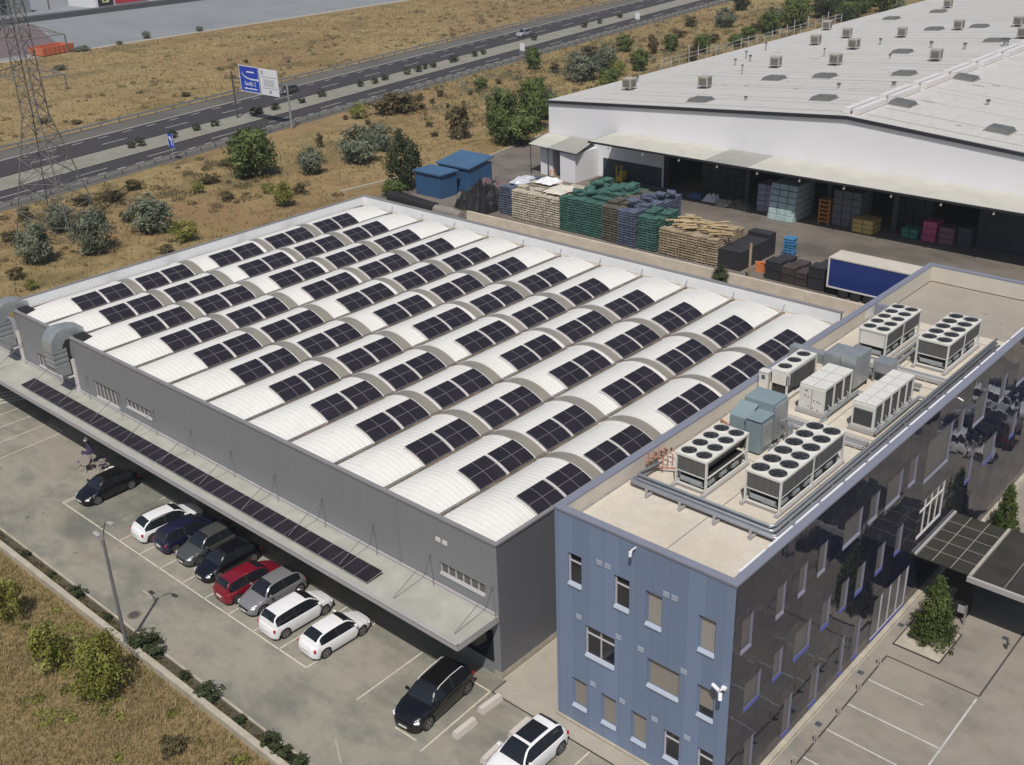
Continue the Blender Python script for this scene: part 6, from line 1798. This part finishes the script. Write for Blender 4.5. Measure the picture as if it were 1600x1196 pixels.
def plant(kind_, x, y, rad, h, label=None, group=None):
    if kind_ not in PR: PR[kind_] = proto(kind_)
    i = cnt.get(kind_, 0); cnt[kind_] = i+1
    src = PR[kind_][i % len(PR[kind_])]
    nm_, desc, cat_, grp = GN[kind_]
    t = copy_tree(src)
    t.name = nm_; t.location = (x,y,0); t.scale = (rad,rad,h/2); t.rotation_euler = (0,0,(i*2.4) % 6.28)
    tag(t, label or desc, cat_, group or grp)
    return t
VEG = [(-98.6,55.6,3.42,6.90,'G'),(-92.8,61.3,1.92,3.99,'O'),(-92.3,69.7,3.21,5.31,'O'),(-95.3,76.7,2.21,4.29,'O'),(-75.8,63.5,2.50,7.94,'T'),(-90.5,89.1,2.28,6.09,'D'),(-86.2,94.4,2.54,7.41,'G'),(-84.5,99.8,2.58,8.52,'G'),(-80.9,91.3,3.70,5.26,'G'),(-87.7,17.9,2.18,4.94,'O'),(-85.5,23.8,2.30,5.40,'O'),(-87.5,32.6,2.94,4.56,'O'),(-96.7,25.3,1.65,3.82,'O'),(-80.9,32.8,1.90,2.58,'Y'),(-82.8,48.9,1.66,3.38,'Y'),(-74.8,60.6,1.52,2.13,'G'),(-121.9+8,96.4,4.0,4.0,'D'),(-116.3+3,99.4,2.41,3.33,'D'),(-116,90.3,1.96,2.71,'Y'),(-116.0,121.1,1.35,2.14,'G'),(-121.5,142.7,1.68,4.55,'G'),(-105.0,138.4,3.77,5.85,'O'),(-106.3,147.7,2.46,6.04,'O'),(-102.1,146.1,1.91,3.22,'Y'),(-120.8,160.6,2.52,2.98,'D'),(-115.3,142.1,1.31,2.28,'D'),(-118.9,170.7,2.00,3.61,'G'),(-111.4,171.1,1.41,4.63,'D'),(-110.3,176.4,1.85,3.59,'G'),(-101.6,152.9,1.82,4.29,'G'),(-102.6,177.1,1.96,4.06,'G'),(-119.5,213.5,2.88,4.65,'O'),(-132.7,242.8,2.46,4.27,'T'),(-108.7,211.5,1.94,2.71,'D'),(-103.8,208.3,2.59,5.32,'G'),(-103.5,219.8,3.60,7.59,'G'),(-106.4,239.8,4.13,6.41,'T'),(-103.6,251.3,5.06,6.88,'G'),(-103.9,267.3,4.38,5.10,'T'),(-122.9,242.3,1.21,1.67,'D'),(-127.4,210.3,2.10,2.82,'D'),(-108.3,190.7,1.62,2.28,'D'),(-119.7,193.3,1.67,2.07,'D'),(-101.7,189.6,1.87,2.52,'G'),(-103.5,198.0,1.78,3.16,'G'),(-25.8,-14.8,1.06,3.31,'Y'),(-19.9,-15.3,1.31,2.89,'Y'),(-9.0,-14.5,0.80,1.0,'D'),(-115.6,266.0,3.58,4.86,'G'),(-104.7,72.5,0.70,2.52,'D'),(-107.2,56.9,1.04,1.10,'D'),(-94.8,87.9,0.72,0.89,'D'),(-117,88.1,0.56,0.86,'D'),(-110.8,87.8,0.65,0.94,'D'),(-118.3,107.2,0.71,1.38,'D'),(-117.3,111.3,0.72,1.51,'D'),(-114.1,106.2,0.58,1.02,'D'),(-113.6,115.6,0.60,1.05,'D'),(-108.3,108.5,0.46,0.89,'D'),(-112.1,101.7,0.68,1.11,'D'),(-108.8,104.8,0.46,0.99,'D'),(-116.5,126.7,0.75,1.21,'D'),(-106.0,25.3,0.99,1.75,'D'),(-98.6,19.7,1.16,1.35,'D'),(-105.4,33.0,1.27,1.65,'D'),(-104.5,36.7,1.72,1.50,'D'),(-107.0,41.5,1.51,1.55,'D'),(-100.9,49.9,1.53,1.39,'D'),(-91.8,46.2,1.11,1.16,'D'),(-97.7,45.7,1.04,1.69,'Y'),(-93.6,32.7,1.05,1.56,'D'),(-78.5,28.7,1.10,1.14,'D'),(-84.4,13.7,1.05,1.49,'D'),(-79.8,13.2,0.82,1.19,'Y'),(-89.7,51.5,1.12,1.51,'Y'),(-86.1,54.0,1.12,1.50,'D'),(-100.7,92.3,0.74,1.03,'D'),(-160.5,84.5,1.24,0.96,'D'),(-241.1,124.8,1.18,1.97,'O'),(-161.5,56.0,1.48,0.88,'D'),(-155.5,58.9,1.23,0.76,'D'),(-183.1,114.9,0.58,0.98,'D'),(-237,103.9,2.41,1.25,'O'),(-214.0,86.4,1.59,1.12,'O'),(-238,115.0,0.99,0.96,'O'),(-240,140.3,1.05,1.36,'O'),
 (-112,262,4.5,6,'T'),(-97,258,4,6,'G'),(-90,275,5,7,'T'),(-98,236,3,5,'G'),(-93,228,2.6,5,'T'),(-120,285,5,6,'G'),(-88,245,3,4.5,'O'),(-112,228,2.4,3.6,'O'),(-99,168,1.7,3,'D'),(-108,160,1.5,2.6,'D'),(-96,135,2.2,3.6,'G'),(-92,128,2.0,3.2,'Y'),(-97,117,2.4,3.0,'O'),(-88,108,2.2,4.0,'G')]
where = {}
def landmark(x, y):
    if x < -200: return 'beside grey paving at top left'
    if x < -150: return 'on slope beyond the highway'
    if y < -12: return 'in the grass below the low wall'
    if math.hypot(x+96, y-25) < 12: return 'around the foot of the pylon'
    if y < 45: return 'left of the vaulted warehouse'
    if y < 75: return 'behind the vaulted warehouse'
    if y < 105: return 'between highway and blue containers'
    if y < 150: return 'beside white warehouse front half'
    if y < 200: return 'beside white warehouse rear half'
    return 'in far thicket at top right'
seen = {}
VEG = [v for v in VEG]
tot = {}
for x, y, rad, h, k_ in VEG: tot[(k_, landmark(x,y))] = tot.get((k_, landmark(x,y)), 0)+1
order = {}
for key in tot:
    L2 = sorted([v for v in VEG if (v[4], landmark(v[0],v[1])) == key], key=lambda v: v[1])
    for i, v in enumerate(L2): order[v] = (i+1, len(L2))
for v in VEG:
    x, y, rad, h, k_ = v
    i, n_ = order[v]
    desc = GN[k_][1]
    sz = 'small ' if h < 1.6 else ('tall ' if h > 5.5 else '')
    lab = sz+desc+' '+landmark(x,y)+('' if n_ == 1 else ', %s from left' % ordinal(i))
    plant(k_, x, y, rad, h, lab)
MED = [(-131.2,54.7),(-131.1,56.3),(-132.1,62.6),(-134.0,68.1),(-134.4,71.9),(-135.1,80.8),(-135.2,82.6),(-135.4,86.4),(-136.7,93.1),(-137.4,99.0),(-139.3,109.9),(-139.5,113.8),(-140.1,117.5),(-141.1,124.4),(-143.0,127.7),(-142.1,130.9),(-142.6,133.3),(-144.1,139.9),(-144.2,141.7),(-144.7,148.3),(-144.6,151.4),(-148.5,173.1),(-151.3,196.1),(-152.0,203.7),(-153.8,215.3)]
for i, (x, y) in enumerate(MED):
    plant('M', xm(y)-2.7+(i%3-1)*.3, y, .75+.25*(i*7%5)/5, 1.1+.5*(i*3%4)/4, 'small dark bush in the highway median, %s from the left' % ordinal(i+1))
plant('YB', -15.7, -14.6, 1.55, 3.9, 'large yellow-green tree beside the low wall at the bottom left')
plant('C', 16.1, 17.45, 1.3, 4.1, 'conical conifer in the square planter of the forecourt')
plant('C', 15.3, 30.4, 1.0, 3.5, 'slim conifer at the right edge beyond the entrance canopy')
t = thing('tree_planter', 'square sandy tree planter with dark edging in the forecourt', 'planter', (15.95,17.35,0))
b = MB(); b.box(-1.25,1.25,-1.5,1.5,0,.04); b.build('sand', M['kerb'], t)
b = MB()
for q in ((-1.31,-1.25,-1.56,1.56),(1.25,1.31,-1.56,1.56),(-1.25,1.25,-1.56,-1.5),(-1.25,1.25,1.5,1.56)): b.box(*q,0,.07)
b.build('edging', M['darkline'], t)
for i, (x, y, rad, h) in enumerate(((-31.5,-11.1,.35,.5),(-24.8,-11.0,.55,.75),(-21.3,-11.1,.3,.5),(-17.2,-11.1,.95,1.0),(-16.2,-11.05,.6,.8),(-13.2,-11.1,.35,.6),(-11.0,-11.1,.75,.8),(-8.1,-11.1,.35,.5),(-5.6,-11.1,.6,.75),(-4.5,-11.1,.55,.8),(-3.4,-11.1,.6,.7),(-28,-11.1,.3,.4))):
    plant('M', x, y, rad, h, 'dark weedy bush in the planting strip, %s from the left' % ordinal(sorted((-31.5,-24.8,-21.3,-17.2,-16.2,-13.2,-11.0,-8.1,-5.6,-4.5,-3.4,-28)).index(x)+1) if x != -28 else 'dark weedy bush in the planting strip, second from the left', 'bushes in the planting strip')
plant('T', -22.9, 57.9, .9, 1.9, 'small dark green tree at the foot of the cream wall before the beige post')
plant('G', -42.3, 55.5, .8, 1.1, 'small green bush at the cream wall in front of the green pallets')
for t_ in [q for v in PR.values() for q in v]:
    for c in list(t_.children): bpy.data.objects.remove(c)
    bpy.data.objects.remove(t_)

# dry grass
def tufts(name, label, n_, area, hgt, seed, wid=.03, blades=3, m='grass_y', dens=None):
    r_ = random.Random(seed); V = []; F = []; UV = []
    for i in range(n_):
        x, y = area(r_)
        if x is None: continue
        k_ = r_.random(); h0 = hgt*r_.uniform(.4,1.2)
        for q in range(blades):
            a = r_.uniform(0,6.283); dx, dy = math.cos(a), math.sin(a)
            l_ = r_.uniform(.2,.7)*h0; w_ = wid*r_.uniform(.6,1.4)
            bx, by = x+r_.uniform(-.1,.1)*hgt*2, y+r_.uniform(-.1,.1)*hgt*2
            V += [(bx-dy*w_,by+dx*w_,-.03),(bx+dy*w_,by-dx*w_,-.03),(bx+dx*l_,by+dy*l_,h0*r_.uniform(.6,1))]
            s_ = len(V); F.append((s_-3,s_-2,s_-1)); UV.append(min(1,max(0,k_+r_.uniform(-.3,.3))))
    me = bpy.data.meshes.new(name); me.from_pydata(V, [], F); me.materials.append(M[m])
    ul = me.uv_layers.new(name='UVMap'); flat = []
    for u in UV: flat += [u,0,u,0,u,1]
    ul.data.foreach_set('uv', flat)
    o = bpy.data.objects.new(name, me); COL.objects.link(o); tag(o, label, 'grass', kind='stuff')
tufts('dry_grass', 'dry straw coloured grass in the lower left corner', 30000, lambda r_: (r_.uniform(-42,6), -11.95-abs(r_.uniform(0,1))**1.0*11), .36, 5, .018, 3)
def scrub(name, label, n_, area, seed, m, s0, s1):
    r_ = random.Random(seed); V = []; F = []; UV = []
    for i in range(n_):
        x, y = area(r_)
        if x is None: continue
        R_ = r_.uniform(s0, s1); k_ = r_.uniform(0,.7)
        for q in range(70):
            a = r_.uniform(0,6.283); d = R_*math.sqrt(r_.random()); z = R_*.75*r_.random()*(1-(d/R_)**2*.7)
            n = Vector((math.cos(a)*d/R_+r_.uniform(-.6,.6), math.sin(a)*d/R_+r_.uniform(-.6,.6), .6+r_.uniform(-.4,.6))).normalized()
            u = n.orthogonal().normalized(); w_ = n.cross(u); s_ = .13*R_**.5*r_.uniform(.6,1.4)
            p = Vector((x+math.cos(a)*d, y+math.sin(a)*d, z))
            V += [(p-u*s_)[:], (p+u*s_)[:], (p+w_*s_*1.3)[:]]; L_ = len(V); F.append((L_-3,L_-2,L_-1)); UV.append(min(1,max(0,k_+r_.uniform(-.2,.3))))
    me = bpy.data.meshes.new(name); me.from_pydata(V, [], F); me.materials.append(M[m])
    ul = me.uv_layers.new(name='UVMap'); flat = []
    for u in UV: flat += [u,0,u,0,u,1]
    ul.data.foreach_set('uv', flat)
    o = bpy.data.objects.new(name, me); COL.objects.link(o); tag(o, label, 'scrub', kind='stuff')
def sc_area(r_):
    x = r_.gauss(-100,9); y = r_.uniform(-5,58)
    if x < xm(y)+11 or x > -80 and y > 55 or x > -70: return None, None
    return x, y
scrub('low_scrub', 'low brown scrub scattered around the pylon field', 170, sc_area, 31, 'leaf_D', .35, 1.15)
def sc_area2(r_):
    y = 95+165*r_.random(); x = r_.uniform(xm(y)+11, -84-(y-95)*.05)
    if r_.random() < .5: x = min(-84, x+10)
    return x, y
scrub('low_scrub', 'low brown scrub between the highway and the white warehouse', 330, sc_area2, 32, 'leaf_D', .4, 1.5)
scrub('low_scrub', 'patchy olive green scrub between the highway and the white warehouse', 150, sc_area2, 33, 'leaf_O', .5, 1.7)
def sc_area3(r_):
    y = r_.uniform(40,270); x = xm(y)-24-abs(r_.gauss(0,25))
    if x < -236: return None, None
    return x, y
scrub('low_scrub', 'low dry scrub on the slope beyond the highway', 220, sc_area3, 34, 'leaf_D', .3, 1.1)
scrub('low_scrub', 'dark ragged weeds filling the planting strip', 240, lambda r_: (r_.uniform(-42,2), -11.35+.3*r_.random()), 36, 'leaf_D', .08, .26)
scrub('low_scrub', 'greenish weeds in the lower left grass', 70, lambda r_: (r_.uniform(-36,0), -12.6-abs(r_.uniform(0,6))), 35, 'leaf_Y', .2, .5)
def field(r_):
    x, y = r_.uniform(-112,-54), r_.uniform(5,130)
    if x > -83 and y > 57 or x > -56 and y < 57: return None, None
    if x < xm(y)+10: return None, None
    return x, y
tufts('dry_grass', 'scattered dry grass tufts across the field behind the warehouse', 9000, field, .5, 6, .05, 3)
def far(r_):
    y = r_.uniform(30,260); x = r_.uniform(-236, xm(y)-23); return x, y
tufts('dry_grass', 'scattered dry grass tufts on the slope beyond the highway', 14000, far, .55, 8, .08, 2)
def near_hw(r_):
    y = r_.uniform(100,260); x = r_.uniform(xm(y)+10, -80); return x, y
tufts('dry_grass', 'dry grass tufts between the highway and the white warehouse', 9000, near_hw, .6, 9, .07, 3)

# ================================================================ HAZE
b = MB(); b.box(-1405,705,-405,1605,-1.2,46)
hz_ = bpy.data.materials.new('thin_haze'); hz_.use_nodes = True
n_ = hz_.node_tree; n_.nodes.clear()
pv_ = n_.nodes.new('ShaderNodeVolumePrincipled'); pv_.inputs['Density'].default_value = 0.00022; pv_.inputs['Color'].default_value = (0.88,0.91,1.0,1); pv_.inputs['Anisotropy'].default_value = 0.2
mo_ = n_.nodes.new('ShaderNodeOutputMaterial'); n_.links.new(pv_.outputs[0], mo_.inputs['Volume'])
tag(b.build('haze', hz_), kind='stuff')
